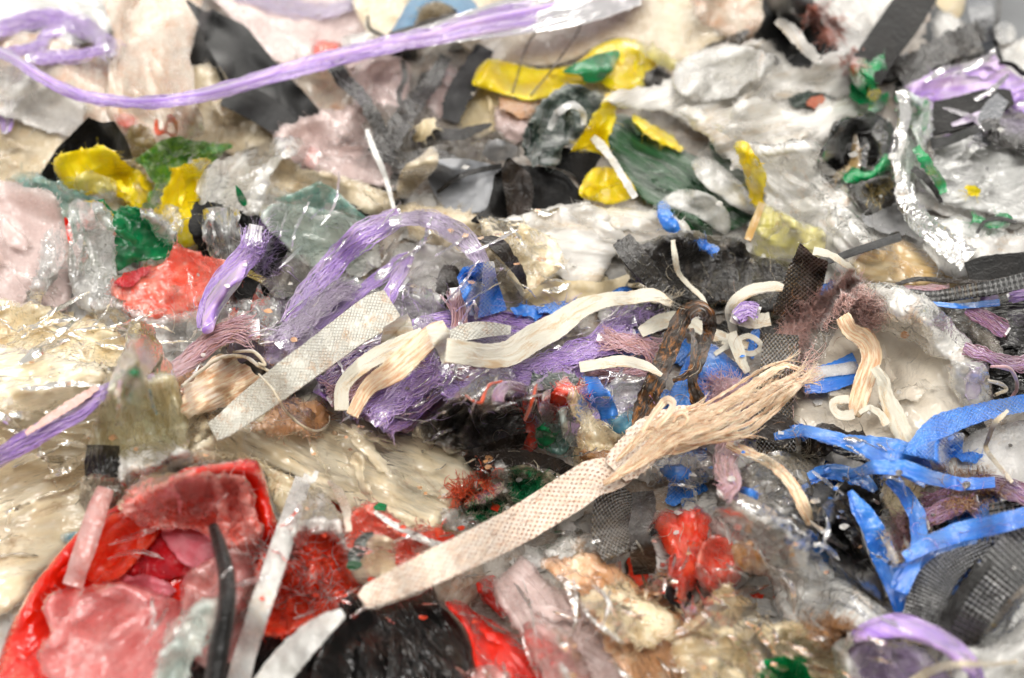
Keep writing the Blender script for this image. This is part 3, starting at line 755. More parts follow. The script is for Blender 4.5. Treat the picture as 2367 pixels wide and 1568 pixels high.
# --- upper left
S('film_sheet', 'pale grey-green sheer film at the far left corner of the heap', FS, '-80,-90 250,-90 262,40 235,90 120,110 0,105 -90,80', 'greyclear', rel=SM(3, 90), rough=2)
S('film_sheet', 'white creased film under the purple raffia loops', FS, '-120,80 60,70 180,110 262,150 300,260 250,350 180,350 90,330 -110,330', 'peachw', rel=ST(4, 70), deg=-60)
S('film_sheet', 'brown-stained film beside the black pointed scrap', FS, '-90,290 40,280 110,300 152,325 128,362 96,398 60,418 -80,440', 'cream', rel=CR(3, 50), bulge=5)
S('film_sheet', 'pale pink sheer sheet behind the dark grey strap', FS, '480,-70 900,-80 940,30 925,110 860,150 830,200 790,262 740,250 700,180 620,130 560,70', 'pinkwhite', rel=SM(5, 140), rough=2, tilt=.1)
T('raffia_fibres', 'faint purple fibres lying over the pale pink sheet', 'raffia', '540,-30,60 640,10,50 740,25,40 830,5,24', 'lilac', n=30, thick=1.5, twist=.3, core=False, wob=8)
S('film_sheet', 'white torn film next to the red speck near the dark tangle', FS, '690,110 760,95 830,80 880,110 850,150 760,170 700,160', 'pinkwhite', rel=CR(3, 40))
S('film_scrap', 'small blurred red scrap on pale film', FS, '722,100 760,98 785,112 770,128 728,130', 'redcrumple', rel=CR(2, 30))
S('film_scrap', 'beige film behind the pale panel of the dark tangle', FS, '700,170 800,150 830,260 800,330 740,300 690,240', 'peachw', rel=CR(3, 60))
S('film_sheet', 'black scrap showing in the gap beside the white bag piece', FS, '432,90 462,60 500,140 520,190 480,190 440,150', 'blackmatte', rel=CR(2, 60), rough=1)  # black sheet put in a gap where only shade falls
S('film_sheet', 'cream stained scrap below the dark grey strap', FS, '430,165 498,158 512,205 560,240 615,238 655,290 640,335 560,350 470,345 420,300', 'cream', rel=CR(5, 50), bulge=5, curl=3)
S('film_scrap', 'orange-brown folded bit under the purple twine', FS, '512,222 535,218 552,240 540,252 516,246', 'brown', rel=CR(2, 30))
b = S('bag_piece', 'upright white bag piece with peach stains and a red print', 'bag piece', '238,-70 465,-80 458,40 440,135 448,165 455,235 475,300 420,330 350,345 300,322 262,290 243,240 252,160 262,90 250,40', 'peachw', rel=ST(4, 90), deg=80, tilt=.25, bulge=5, rough=2)
S('red_print', 'red painted mark', None, '358,278 366,276 368,298 376,300 380,284 388,282 390,296 384,300 390,306 400,310 404,296 396,282 384,272 392,264 404,272 412,290 410,312 398,318 384,308 372,314 360,312 356,296', 'orange', parent=b, rough=1, rel=SM(.3, 40), bulge=.2, curl=0, eps=.25)
S('peach_print', 'faded peach print', None, '262,262 300,262 318,280 300,296 272,288', 'redpink', parent=b, rough=3, rel=SM(.3, 40), bulge=.2, curl=0, eps=.2)
S('film_scrap', 'shiny pale olive film behind the yellow scraps', FS, '295,300 345,300 370,340 350,380 305,385 290,350', 'olive', rel=CR(3, 40))
S('woven_strap', 'wide dark grey strap slanting behind the purple twine', 'strap', '430,2 452,12 478,28 492,22 520,38 566,60 600,100 650,160 700,210 745,262 765,288 730,270 690,285 650,300 600,250 545,205 505,150 478,105 462,60', 'darkgrey', rel=('smooth', 4, 200), rough=.8, tilt=.35, bulge=3, curve=True)
R('dark_strap', 'dark slate strap edge lying under the wide grey strap', 'strap', '520,215,60 600,250,70 668,300,60', 'darkgrey', rough=1)
# raffia loops upper left
T('raffia_loop', 'tangled purple raffia loop arching at the far left', 'raffia', '-60,110,30 20,60,34 110,42,40 190,62,44 240,95,36 262,130,24', 'purple', n=50, thick=5, twist=1.4, wob=8, fray=(0, 40))
T('raffia_loop', 'lower purple raffia strand beneath the arched loop', 'raffia', '-60,130,22 40,120,20 90,105,30 110,80,30 150,70,22', 'purple', n=36, thick=4, twist=1.6, wob=7)
T('raffia_loop', 'short purple raffia strand reaching the white bag piece', 'raffia', '60,135,22 130,130,26 190,125,20 250,108,22', 'purple', n=36, thick=4, twist=1.2, wob=8, fray=(20, 30))
T('raffia_scrap', 'purple raffia bit cut off by the picture edge under the long twine', 'raffia', '-60,250,40 -10,255,42 14,280,34 12,310,18', 'purple', n=30, thick=4, twist=.8)
S('film_sheet', 'white wrinkled film corner beneath the raffia loops', FS, '0,150 70,160 150,200 200,260 170,310 90,300 20,270 -60,260 -60,160', 'milk', rel=ST(4, 60), deg=-50)
# black pointed scrap, yellow, green, teal
S('plastic_scrap', 'black matte pointed scrap rising behind the yellow film', 'plastic scrap', '88,412 130,345 205,271 236,284 264,280 290,318 308,368 262,372 150,425', 'blackmatte', rel=SM(3, 200), tilt=.7, rough=.7, bulge=1, curve=False)
S('film_sheet', 'yellow film rumpled like a petal in front of the black pointed scrap', FS, '126,366 150,352 190,348 232,336 262,355 302,382 356,428 345,462 332,486 280,462 240,446 200,452 168,440 130,402', 'yellow', rel=('streak', 5, 55), deg=60, tilt=.45, bulge=5, curl=3)
S('film_scrap', 'pale yellow sheer fold inside the yellow film petal', FS, '172,418 196,400 236,402 262,424 266,458 225,452 182,440', 'paleyellow', rel=CR(3, 35), bulge=5)
S('film_sheet', 'lime green crumpled film between two yellow scraps', FS, '315,368 345,345 372,325 410,318 470,328 534,335 520,352 488,378 430,384 408,402 384,436 368,468 345,492 340,452 358,426 330,385', 'lime', rel=CR(7, 38), bulge=5, tilt=.2, rough=3)
S('film_sheet', 'upright yellow film standing over the red crumpled film', FS, '412,388 440,374 486,370 470,410 456,468 462,520 446,568 412,576 400,520 368,492 378,440', 'yellow', rel=('streak', 5, 60), deg=75, tilt=.5, bulge=5)
S('film_sheet', 'teal sheer film lying left of the green film', FS, '26,416 70,402 124,424 178,446 236,468 210,520 176,540 140,520 110,476 60,446', 'tealfilm', rel=('streak', 4, 50), deg=25, bulge=5)
S('film_sheet', 'bright green glossy film above the red crumpled film', FS, '206,502 236,455 262,482 300,474 345,490 392,528 414,556 398,592 340,600 264,622 250,560 230,530', 'green', rel=CR(8, 48), bulge=6, tilt=.35, rough=4, fray=20)
S('film_scrap', 'clear crinkled film between the green film and upright yellow film', FS, '330,480 372,470 412,490 418,530 392,560 350,530', 'clear', rel=CR(5, 30))
S('film_sheet', 'rosy sheer film sheet cut off at the left edge', FS, '-120,410 20,420 72,434 118,440 142,488 164,552 168,640 150,720 60,712 -110,700', 'pinkwhite', rel=CR(5, 60), bulge=6, rough=3)
S('film_scrap', 'tiny red corner peeking beside the clear column', FS, '148,505 160,515 168,560 158,560', 'red', rel=SM(1, 40), rough=1)
S('film_sheet', 'clear glossy crinkled column hanging below the teal film', FS, '162,470 205,462 240,480 262,520 270,600 266,700 220,722 172,700 160,600', 'clear', rel=('streak', 7, 50), deg=85, bulge=4, fray=20)
S('film_scrap', 'clear strip with bright creases over the rosy film', FS, '100,560 135,520 150,560 140,620 110,680 70,720 60,690 90,620', 'clear', rel=CR(6, 30))
# beige and teal on the right of that
S('film_sheet', 'frizzy white torn film with a pink tint left of the dark tangle', FS, '640,320 690,280 742,272 772,250 806,262 824,238 846,262 880,290 884,340 900,390 906,440 850,430 770,410 700,385 640,360', 'pinkwhite', rel=CR(7, 45), bulge=4, rough=9, fray=70, tilt=.15)
S('film_scrap', 'pink smear of film on the frizzy white scrap', FS, '694,385 705,350 728,328 742,350 730,380 712,392', 'pinkfilm', rel=ST(2, 30), deg=70)
S('film_sheet', 'beige sheer film with a peaked fold above the teal film', FS, '600,380 660,365 704,388 800,412 880,432 908,446 904,484 860,504 800,470 730,440 680,470 628,462 580,430', 'cream', rel=('streak', 5, 70), deg=15, bulge=5, tilt=.25)
S('film_sheet', 'glossy pale green-white film draped right of the upright yellow film', FS, '470,392 512,372 560,348 640,318 700,328 690,352 640,392 620,440 600,492 540,498 478,488 458,440', 'clearw', rel=('streak', 5, 60), deg=-30, bulge=5, rough=5, fray=16)
S('film_scrap', 'small clear tuft with green corners on the pale film', FS, '548,440 570,450 600,424 640,430 672,450 650,490 600,498 566,484', 'clear', rel=CR(5, 25))
S('film_scrap', 'small dark green corner under the clear tuft', FS, '544,428 560,444 572,470 560,476 548,456', 'green', rel=SM(1, 40), rough=1)
S('film_scrap', 'black scrap seen through the gap below the pale green-white film', FS, '440,490 520,480 600,500 640,540 690,580 700,640 640,700 560,690 500,640 450,560', 'blackmatte', rel=CR(3, 90), bulge=1)  # stands in for a dark hole, its shade made as a black sheet
R('plastic_strip', 'olive yellow strip lying in the dark gap', 'plastic strip', '540,615,14 590,640,15 660,672,15', 'olive', rough=1)
S('film_scrap', 'narrow clear streaks hanging over the dark gap', FS, '470,490 545,488 552,540 540,610 500,600 480,560', 'clearstreak', rel=('streak', 4, 30), deg=85)
S('film_sheet', 'teal green folded film behind the purple film bridge', FS, '632,458 690,440 738,418 778,440 812,474 846,500 876,528 840,560 780,520 720,490 660,480', 'tealfilm', rel=CR(6, 60), bulge=5, tilt=.3, rough=2, curve=False)
S('film_sheet', 'pale teal glossy film bulging below the folded teal film', FS, '596,492 640,470 720,480 800,500 872,532 850,580 800,612 740,622 690,600 650,560', 'tealclear', rel=('streak', 6, 50), deg=10, bulge=9, rough=3)
# red crumpled
S('film_sheet', 'red-pink crumpled film spread under the bright green film', FS, '258,656 290,640 340,616 384,598 402,562 430,572 480,594 524,604 560,650 530,690 486,740 420,750 350,745 290,725 264,690', 'redpink', rel=CR(8, 36), bulge=7, rough=4)
S('film_scrap', 'darker red fold at the left of the red-pink film', FS, '260,656 300,630 360,612 340,640 290,665', 'darkred', rel=SM(2, 60))
# --- long purple twine, above everything here
def long_twine():
    ps, inf = strands_geo('-70,95,20 20,130,20 90,175,22 170,215,24 270,234,26 360,236,28 450,224,30 560,196,32 680,160,36 800,128,40 900,104,38 1000,84,42 1100,56,50 1230,28,58 1380,0,66 1500,-40,70', n=90, thick=5, r=.33, twist=.55, stiff=70, wob=3, lifts=[6, 8, 9, 10, 10, 11, 12, 13, 14, 14, 14, 14, 13, 12, 11, 10])
    px, py, nx, ny, wd, b = inf
    o = tubes([(px, py, b + .0022, np.clip(wd * MMPX * .36, .5, 3.2))], 'purple', 'purple_twine', None, 12)
    tubes(ps, 'purple', 'strands', o)
    V, F, uv, _ = ribbon_geo('820,118,32 940,94,42 1060,66,62 1200,34,92 1340,-4,120 1460,-50,130', wave=1.5, lifts=[15, 15, 14, 13, 12, 11], stiff=60)
    mkobj('sheer_web', V, F, uv, M('lilac'), o)
    tag(o, 'long purple twine swooping across the far left half, fanning into sheer web', 'twine')
# --- upper middle
S('film_sheet', 'tan blurred film behind the blue loop at the far edge', FS, '820,-70 1060,-80 1120,0 1100,60 1000,90 900,100 840,60', 'cream', rel=SM(4, 90))
S('film_sheet', 'wide cream-white film spread above the big yellow film', FS, '1040,-80 1800,-90 1790,40 1700,90 1640,110 1600,150 1530,140 1480,110 1420,90 1340,130 1280,150 1180,150 1110,135 1060,90', 'cream', rel=('streak', 6, 110), deg=-8, bulge=4, rough=3)
S('film_scrap', 'cream film with an orange stain beside the grey ragged film', FS, '1600,-30 1700,-40 1770,10 1770,60 1720,90 1650,70 1610,30', 'peachw', rel=CR(5, 50))
R('film_loop', 'blue bag handle looping over cream film', 'bag handle', '912,92,34 940,50,36 962,12,34 1000,-14,36 1044,-6,40 1080,20,44 1098,52,36', 'denim', stiff=40, lifts=[2, 5, 8, 9, 8, 5, 2], cup=2)
S('film_scrap', 'cream bit inside the blue loop', FS, '965,20 1000,5 1040,15 1035,40 1000,55 965,62', 'cream', rel=CR(3, 40))
S('film_scrap', 'bright blue bit at the right foot of the blue loop', FS, '1040,42 1075,28 1105,34 1100,56 1070,66 1045,60', 'blue', rel=CR(3, 40))
R('dark_strip', 'dark brown strip lying from the blue loop to the left', 'plastic strip', '900,84,16 960,74,32 1010,56,34 1062,42,22', 'brownblack', rough=2)
L('wire', 'curved black wire end beside the white knot', 'wire', '850,38 852,62 880,80 910,92', 'black', r=1.0, stiff=12)
S('film_scrap', 'white knotted lump above the long purple twine', FS, '800,88 830,78 862,86 858,108 820,112 796,104', 'milk', rel=CR(4, 30), bulge=8)
# dark tangle
S('film_scrap', 'pale panel of pinkish film in the dark tangle', FS, '806,180 850,140 930,132 950,180 930,250 900,280 860,262 820,240', 'pinkwhite', rel=('streak', 4, 70), deg=70)
S('film_scrap', 'pale film strip between black straps of the tangle', FS, '1000,150 1045,150 1060,190 1040,260 1000,270 985,210', 'pinkwhite', rel=CR(3, 40))
S('film_sheet', 'brownish sheer film hanging right of the dark tangle', FS, '1062,200 1120,170 1175,205 1168,250 1150,300 1100,320 1062,290', 'tan', rel=('streak', 4, 50), deg=70)
S('film_scrap', 'rosy speckled crumple below the yellow film', FS, '1150,250 1200,245 1230,270 1210,320 1170,330 1145,300', 'pinkwhite', rel=CR(6, 25), rough=6)
S('film_scrap', 'orange-brown underside fold of the yellow film', FS, '1160,222 1210,232 1250,236 1240,262 1190,268 1160,250', 'brown', rel=SM(2, 40))  # shadow below the yellow film, painted as an orange-brown piece
S('film_scrap', 'sheer grey brown web filling the foot of the tangle', FS, '840,260 900,240 960,250 1040,280 1120,300 1180,330 1170,372 1060,380 980,370 900,380 860,340', 'darkclear', rel=CR(7, 40), rough=8, fray=30)
R('film_strip', 'twisted black strap rising to the right in the tangle', 'strap', '1030,130,28 1006,180,36 960,235,44 924,290,50 900,340,40', 'blackcrumple', stiff=40, lifts=[8, 9, 7, 4, 1], tw=[2, 3, -3, 3, 2], rough=4)
R('film_strip', 'wide grey sheer strap right of the twisted black strap', 'strap', '1122,110,44 1090,170,56 1060,220,56 1040,280,44', 'darkgrey', lifts=[6, 6, 4, 2], rough=5, wave=2)
R('film_strip', 'thin dark strip arching over the pale panel', 'strap', '930,140,12 936,180,13 922,220,12 935,262,12', 'brownblack', rough=2, lifts=[5, 8, 8, 3])
R('film_strip', 'black strip slanting left of the pale panel', 'strap', '772,152,34 800,190,36 838,226,30 868,280,34 890,330,30', 'blackcrumple', rough=4, lifts=[3, 5, 5, 3, 1])
R('film_strip', 'flat dark pointed strip low in the tangle', 'strap', '950,322,8 1000,312,26 1060,312,26 1100,300,20 1136,288,6', 'black', rough=2, lifts=[2, 5, 6, 5, 2])
R('film_strip', 'brown grey strip crossing below the pointed strip', 'strap', '860,330,44 930,372,40 1000,360,34 1060,384,30', 'blackcrumple', rough=4)
S('film_scrap', 'tan flake leaning in the dark tangle', FS, '960,300 985,275 1004,270 1006,290 990,315 962,322', 'tan', rel=SM(2, 50), tilt=.5)
S('film_scrap', 'grey crumple right of the pointed strip', FS, '1120,330 1160,320 1200,342 1196,368 1150,376 1115,360', 'greyfilm', rel=CR(5, 30))
# yellow
y = S('film_sheet', 'big blurred yellow film below the wide cream film', FS, '1094,196 1110,152 1138,134 1200,150 1262,160 1322,150 1372,112 1410,92 1450,88 1500,112 1522,140 1512,180 1480,206 1420,210 1372,188 1310,212 1238,232 1160,216', 'yellow', rel=CR(5, 90), bulge=7, rough=2, tilt=.15)
S('green_patch', 'green patch', None, '1302,166 1345,140 1386,124 1432,118 1420,158 1398,184 1356,192 1340,174', 'green', parent=y, rel=SM(1, 60), bulge=1, rough=1, eps=.4)
S('film_scrap', 'pale yellow-green end of film right of the big yellow film', FS, '1440,92 1500,100 1560,140 1580,150 1540,156 1500,130', 'paleyellow', rel=SM(3, 60))
S('film_scrap', 'black crumple behind the white lace strip', FS, '1490,168 1530,160 1560,190 1580,220 1545,232 1505,212', 'blackcrumple', rel=CR(6, 30))
L('wire_loop', 'thin black wire loop standing in front of the big yellow film', 'wire', '1184,216 1198,170 1212,120 1236,78 1268,54 1300,50 1318,62 1322,44 1334,36 1342,52 1330,84 1300,126 1268,172 1240,204 1226,222', 'wire', r=.55, stiff=8, lifts=[0, 8, 16, 22, 26, 28, 28, 29, 29, 28, 24, 18, 12, 6, 0], wob=.5)
# centre top pieces
S('smooth_sheet', 'smooth light grey panel left of the black fabric piece', 'plastic panel', '985,380 1040,366 1100,372 1165,392 1160,440 1135,478 1085,494 1030,482 1000,440', 'greypanel', rel=SM(4, 160), bulge=2, rough=1)
R('film_strip', 'curved black strip crossing the light grey panel', 'strap', '1010,446,8 1060,410,11 1110,394,12 1160,384,12', 'black', rough=.8, lifts=[1, 3, 4, 2])
S('film_sheet', 'torn cream crumpled film below the black fabric piece', FS, '930,470 1000,470 1060,496 1120,520 1160,560 1120,620 1040,600 960,560 920,510', 'cream', rel=CR(7, 40), rough=8, fray=50)
S('film_scrap', 'upright cream scrap leaning left of the light grey panel', FS, '918,452 920,408 940,378 972,360 994,338 1012,352 1014,376 1000,400 968,430 944,456', 'cream', rel=SM(3, 60), tilt=.7, rough=1.5)
R('film_strip', 'thin white-grey strip running down left of the cream scrap', 'strap', '848,300,10 864,348,14 884,392,12 898,436,10 912,492,8', 'frost', rough=1, lifts=[3, 6, 5, 3, 1])
S('fabric_scrap', 'black pointed fabric under the yellow vertical scrap', 'fabric scrap', '1240,362 1290,340 1340,348 1392,352 1376,386 1352,436 1322,402 1270,382', 'blackmatte', rel=SM(3, 90), tilt=.4, rough=1)
S('fabric_scrap', 'large black fabric piece above the white streaked film', 'fabric scrap', '1088,512 1120,486 1138,440 1140,408 1160,390 1174,364 1200,382 1250,384 1300,398 1326,424 1348,462 1318,478 1262,482 1220,500 1190,516 1150,524', 'blackmatte', rel=SM(6, 110), tilt=.45, bulge=3, rough=1.5)
S('fabric_flap', 'folded dark flap on the black fabric piece', 'fabric scrap', '1160,395 1178,368 1205,386 1228,410 1232,450 1222,498 1180,512 1168,450', 'brownblack', rel=SM(2, 90), rough=.8, tilt=.2)
# dark greens and yellow
S('film_sheet', 'dark green frosted fuzzy film left of the yellow vertical scrap', FS, '1212,358 1218,312 1236,262 1262,226 1300,205 1350,200 1392,222 1384,270 1350,310 1310,338 1290,376 1240,382', 'greengrey', rel=CR(8, 30), bulge=7, tilt=.35, rough=4, fray=30)
R('film_strip', 'frosty pale rope arc over the dark green fuzzy film', 'strap', '1270,300,14 1290,262,16 1320,244,16 1346,258,14 1350,290,12', 'greyclear', rough=2)
R('film_strip', 'torn white lace strip above the dark green film', 'strap', '1400,232,10 1440,222,14 1480,214,18 1520,226,22 1560,250,26', 'milk', rough=4)
S('film_sheet', 'large dark green film frosted with white dust', FS, '1402,330 1408,285 1430,262 1480,274 1540,312 1600,352 1660,390 1720,440 1752,492 1720,520 1660,530 1560,500 1490,462 1440,408', 'darkgreen', rel=('streak', 6, 60), deg=32, bulge=6, rough=4, tilt=.2)
S('film_scrap', 'dark green tattered end at the right of the frosted film', FS, '1640,300 1690,308 1712,345 1740,420 1720,440 1680,400 1650,350', 'darkgreen', rel=CR(5, 30), rough=6)
S('film_scrap', 'yellow strip along the upper edge of the frosted green film', FS, '1462,268 1490,282 1536,304 1582,338 1566,352 1524,328 1480,296', 'yellow', rel=CR(3, 30), rough=4)
S('film_sheet', 'yellow vertical crumpled scrap between two green films', FS, '1318,350 1342,318 1366,272 1392,240 1402,216 1428,218 1424,262 1408,322 1402,362 1378,352 1350,346', 'yellow', rel=('streak', 6, 36), deg=-10, tilt=.5, bulge=4, rough=3)
S('film_sheet', 'yellow folded film at the foot of the frosted green film', FS, '1338,446 1352,410 1372,388 1410,386 1446,404 1472,446 1440,466 1410,474 1360,462', 'yellow', rel=CR(6, 50), bulge=6, tilt=.3, rough=2)
R('film_strip', 'thin white strip leaning over the yellow folded film', 'strap', '1370,318,18 1392,340,20 1412,366,16 1440,410,16 1468,458,16', 'white', rough=2, lifts=[3, 6, 6, 6, 2])
S('film_sheet', 'grey-white glossy petal of film on the frosted green film', FS, '1598,380 1622,362 1652,370 1690,402 1730,444 1758,474 1748,496 1710,486 1668,458 1628,430', 'frost', rel=('streak', 3, 60), deg=40, bulge=8, rough=1.5, tilt=.2)
S('film_sheet', 'white curled petal of film below the frosted green film', FS, '1528,466 1558,444 1598,438 1642,450 1676,482 1690,520 1678,542 1650,530 1610,500 1570,486', 'frost', rel=('smooth', 3, 60), bulge=9, rough=1.5, tilt=.2)
S('film_scrap', 'streaky dark green film under the curled white petal', FS, '1520,480 1580,492 1620,516 1650,542 1600,550 1550,520', 'darkgreen', rel=('streak', 3, 30), deg=20)
# white streaked film and neighbours
S('film_sheet', 'large white streaked film, cream at left and bluish at right', FS, '1108,516 1160,510 1210,498 1270,484 1340,470 1410,478 1480,488 1545,492 1590,522 1600,560 1540,580 1430,590 1405,620 1392,662 1340,655 1285,640 1248,662 1215,690 1180,650 1150,590', 'froststreak', rel=('streak', 5, 80), deg=6, bulge=8, rough=5, fray=40, tilt=.1)
S('film_scrap', 'cream stained corner over the white streaked film', FS, '1112,516 1170,510 1230,530 1280,560 1310,610 1260,650 1215,682 1178,640 1140,580', 'creamfilm2', rel=CR(5, 45), bulge=3, rough=6)
S('film_scrap', 'small blue scrap at the right end of the white streaked film', FS, '1518,474 1545,470 1560,496 1575,530 1545,530 1526,505', 'bluecrease', rel=CR(4, 25))
S('plastic_scrap', 'flat tan pointed sheet below the white streaked film', 'plastic scrap', '1208,690 1240,664 1278,644 1330,650 1386,652 1460,634 1440,672 1392,700 1340,716 1282,716 1230,710', 'tan', rel=SM(3, 120), bulge=2, rough=1.5, tilt=.3, curve=False)
R('plastic_strip', 'twisted brown-black strip left of the cream stained corner', 'strap', '1080,548,8 1120,556,18 1150,566,34 1178,600,30 1200,630,24 1216,668,10', 'brownblack', rough=2, lifts=[2, 5, 7, 6, 4, 2])
S('film_scrap', 'greyish sheer film left of the tan pointed sheet', FS, '1130,610 1160,620 1190,660 1230,700 1210,730 1170,715 1140,670', 'darkclear', rel=CR(4, 40))
# --- upper right
S('film_sheet', 'bright white crumpled film at the far edge', FS, '1770,-90 2130,-90 2110,20 2060,80 2020,130 1960,130 1900,110 1840,60', 'milk', rel=CR(6, 60), bulge=6)
S('film_scrap', 'tan edge of card behind the thick black strap', FS, '2160,-40 2235,-50 2225,30 2200,40 2165,10', 'tan', rel=SM(1, 80), rough=1)
S('film_scrap', 'white crumpled film between the black straps at the far edge', FS, '2170,30 2230,45 2260,70 2290,110 2240,130 2180,110 2150,80', 'milk', rel=CR(6, 40), tilt=.2)
S('film_sheet', 'white blurred film at the far right edge', FS, '2280,120 2330,100 2420,60 2560,60 2560,200 2367,200 2320,170', 'frost', rel=SM(5, 80))
R('woven_strap', 'grey ribbed strap standing upright at the far right corner', 'strap', '2262,-60,58 2264,0,56 2274,60,52 2290,130,14', 'greystrap', lifts=[30, 24, 16, 4], rough=.5, stiff=20)
R('plastic_strip', 'thin dark strip right of the upright ribbed strap', 'strap', '2310,-60,12 2308,30,12 2300,90,10 2320,160,10', 'darkgrey', lifts=[24, 18, 10, 2], rough=.5)
S('plastic_lump', 'round pale grey lump beside the upright ribbed strap', 'plastic lump', '2296,70 2312,52 2338,56 2350,78 2338,98 2310,100', 'frost', rel=SM(2, 30), bulge=9, rough=.5)
S('film_sheet', 'dark grey ragged film above the big white crumpled film', FS, '1768,0 1800,-20 1870,-14 1896,40 1918,80 1936,128 1926,180 1860,170 1800,130 1770,100 1742,86 1764,50', 'darkgrey', rel=CR(7, 60), tilt=.3, rough=5)
R('plastic_strip', 'black ragged strip pointing left from the grey ragged film', 'strap', '1596,140,6 1640,118,26 1690,98,24 1730,70,10', 'blackcrumple', rough=4)
R('plastic_strip', 'white sheer streak lying on the grey ragged film', 'strap', '1796,46,18 1826,70,30 1860,110,28 1890,140,22', 'froststreak', rough=4)
Z('fibre_tuft', 'rust red fibres sticking up by the grey ragged film', 'fibre tuft', [(1880, 20, 20, 14, 96), (1915, 55, 14, 24, 112)], 'rust', ln=30, r=0.31, h=4, deg=60)
S('film_sheet', 'big white crumpled film with streaks running to the upper right', FS, '1400,236 1450,208 1520,196 1560,160 1620,118 1690,100 1770,98 1820,140 1860,160 1920,120 1962,140 1966,200 1990,252 1950,290 1890,320 1820,330 1760,345 1690,340 1620,310 1550,270 1480,262', 'froststreak', rel=('streak', 8, 80), deg=-24, bulge=9, rough=6, fray=60, tilt=.12)
S('film_scrap', 'pale grey smooth lobe on the big white crumpled film', FS, '1555,190 1580,140 1640,112 1710,106 1770,122 1800,150 1740,190 1690,220 1620,232', 'frost', rel=('streak', 4, 60), deg=-30, bulge=6)
h = S('film_scrap', 'dark scrap with a red bit in the gap between the two white crumpled films', FS, '1822,226 1860,214 1908,218 1928,232 1890,246 1868,254 1840,244', 'greengrey', rel=CR(3, 20), bulge=.5)  # shaded gap between the films, made as a dark sheet
S('red_bit', 'red bit', None, '1866,234 1890,226 1906,230 1890,244 1872,246', 'rust', parent=h, rel=CR(1, 20), bulge=.3, eps=.3)
S('film_sheet', 'second white crumpled film with spiky torn right end', FS, '1560,252 1640,260 1700,240 1780,232 1850,256 1880,246 1960,226 2010,236 2004,262 1950,270 1942,290 1930,302 1926,330 1900,380 1850,420 1760,430 1700,380 1640,330', 'froststreak', rel=('streak', 8, 60), deg=-20, bulge=7, rough=7, fray=70)
S('film_sheet', 'clear white shiny film flowing down from the crumpled films', FS, '1716,338 1780,330 1850,318 1905,334 1896,390 1940,420 1990,462 2040,520 2110,580 2170,640 2120,672 2030,668 1960,640 1900,600 1842,580 1770,560 1742,520 1762,470 1746,420', 'clearw', rel=('streak', 8, 60), deg=40, bulge=8, rough=5, fray=40)
S('film_scrap', 'yellow scrap left of the clear white shiny film', FS, '1698,334 1730,332 1748,364 1772,404 1768,440 1764,474 1742,468 1726,420', 'yellow', rel=('streak', 4, 40), deg=70, rough=3)
S('film_sheet', 'pale yellow film with brown left edge below the yellow scrap', FS, '1736,540 1748,500 1764,470 1800,486 1850,512 1904,530 1912,560 1890,604 1850,602 1790,598 1742,588', 'paleyellow', rel=('streak', 4, 60), deg=15, bulge=6, rough=2)
R('plastic_strip', 'brown strip on the left edge of the pale yellow film', 'strap', '1728,556,16 1742,520,18 1762,470,16', 'amber', rough=1)
S('film_sheet', 'amber stained shiny film right of the pale yellow film', FS, '1966,604 2010,570 2060,552 2120,562 2180,602 2230,648 2180,672 2090,668 2010,655', 'amber', rel=('streak', 5, 50), deg=8, bulge=7, rough=3)
# purple film, straps far right
S('film_sheet', 'clear grey crumpled film right of the twisted white rope', FS, '2110,380 2180,320 2250,300 2320,310 2500,320 2500,500 2367,520 2290,500 2200,480 2140,440', 'greyclear', rel=('streak', 9, 50), deg=-12, bulge=6, rough=5, fray=30)
S('film_sheet', 'clear milky film cut off at the right edge below the green bits', FS, '2130,520 2200,500 2290,520 2367,540 2520,540 2520,640 2300,630 2200,640 2150,600', 'greyclear', rel=CR(9, 45), bulge=8, rough=4)
S('film_sheet', 'creamy film behind the grey-clear film near the dark strap', FS, '2200,560 2300,545 2520,560 2520,620 2367,610 2260,620', 'milk', rel=SM(4, 60))
S('film_scrap', 'tiny yellow flake on the grey crumpled film', FS, '2232,436 2250,428 2268,438 2262,454 2240,456', 'yellow', rel=CR(2, 20))
R('woven_strap', 'thick black strap leaning up and right at the far edge', 'strap', '1996,176,86 2040,110,84 2090,40,88 2150,-50,80', 'blackmatte', lifts=[6, 14, 22, 30], rough=1, thick=1.5, stiff=50)
S('film_sheet', 'dark green-grey flap below the thick black strap', FS, '2068,196 2100,160 2150,130 2172,150 2150,190 2100,230 2070,230', 'darkgrey', rel=SM(3, 60), tilt=.3)
R('woven_strap', 'black frayed strap right of the thick black strap', 'strap', '2080,184,60 2150,130,60 2220,96,64 2270,72,50', 'blackcrumple', lifts=[5, 10, 14, 14], rough=7, fray='e', wave=2)
S('film_sheet', 'light purple streaked film between black straps at the far right', FS, '2088,210 2130,180 2200,152 2290,130 2320,150 2367,180 2500,200 2500,280 2367,262 2310,238 2230,246 2150,258 2104,240', 'purple', rel=('streak', 8, 60), deg=-8, bulge=8, rough=3)
R('woven_strap', 'flat black strap crossing below the light purple film', 'strap', '2140,280,76 2220,262,74 2290,240,66 2340,226,34', 'blackmatte', lifts=[4, 7, 9, 5], rough=1, thick=1.2)
R('plastic_strip', 'pinkish strip tucked under the flat black strap', 'strap', '2200,290,8 2250,272,16 2304,246,10', 'lilac', rough=1)
R('woven_strap', 'dark grey folded strap end below the flat black strap', 'strap', '2318,226,34 2292,262,48 2268,330,44', 'greystrap', lifts=[8, 8, 4], rough=2)
S('film_scrap', 'black crumpled scrap at the right edge below the purple film', FS, '2270,296 2320,270 2500,280 2500,360 2367,350 2290,334', 'blackcrumple', rel=CR(6, 40))
L('wire', 'thick black cord crossing the right edge by the purple film', 'wire', '2308,145 2340,150 2367,170 2440,200', 'black', r=1.6)
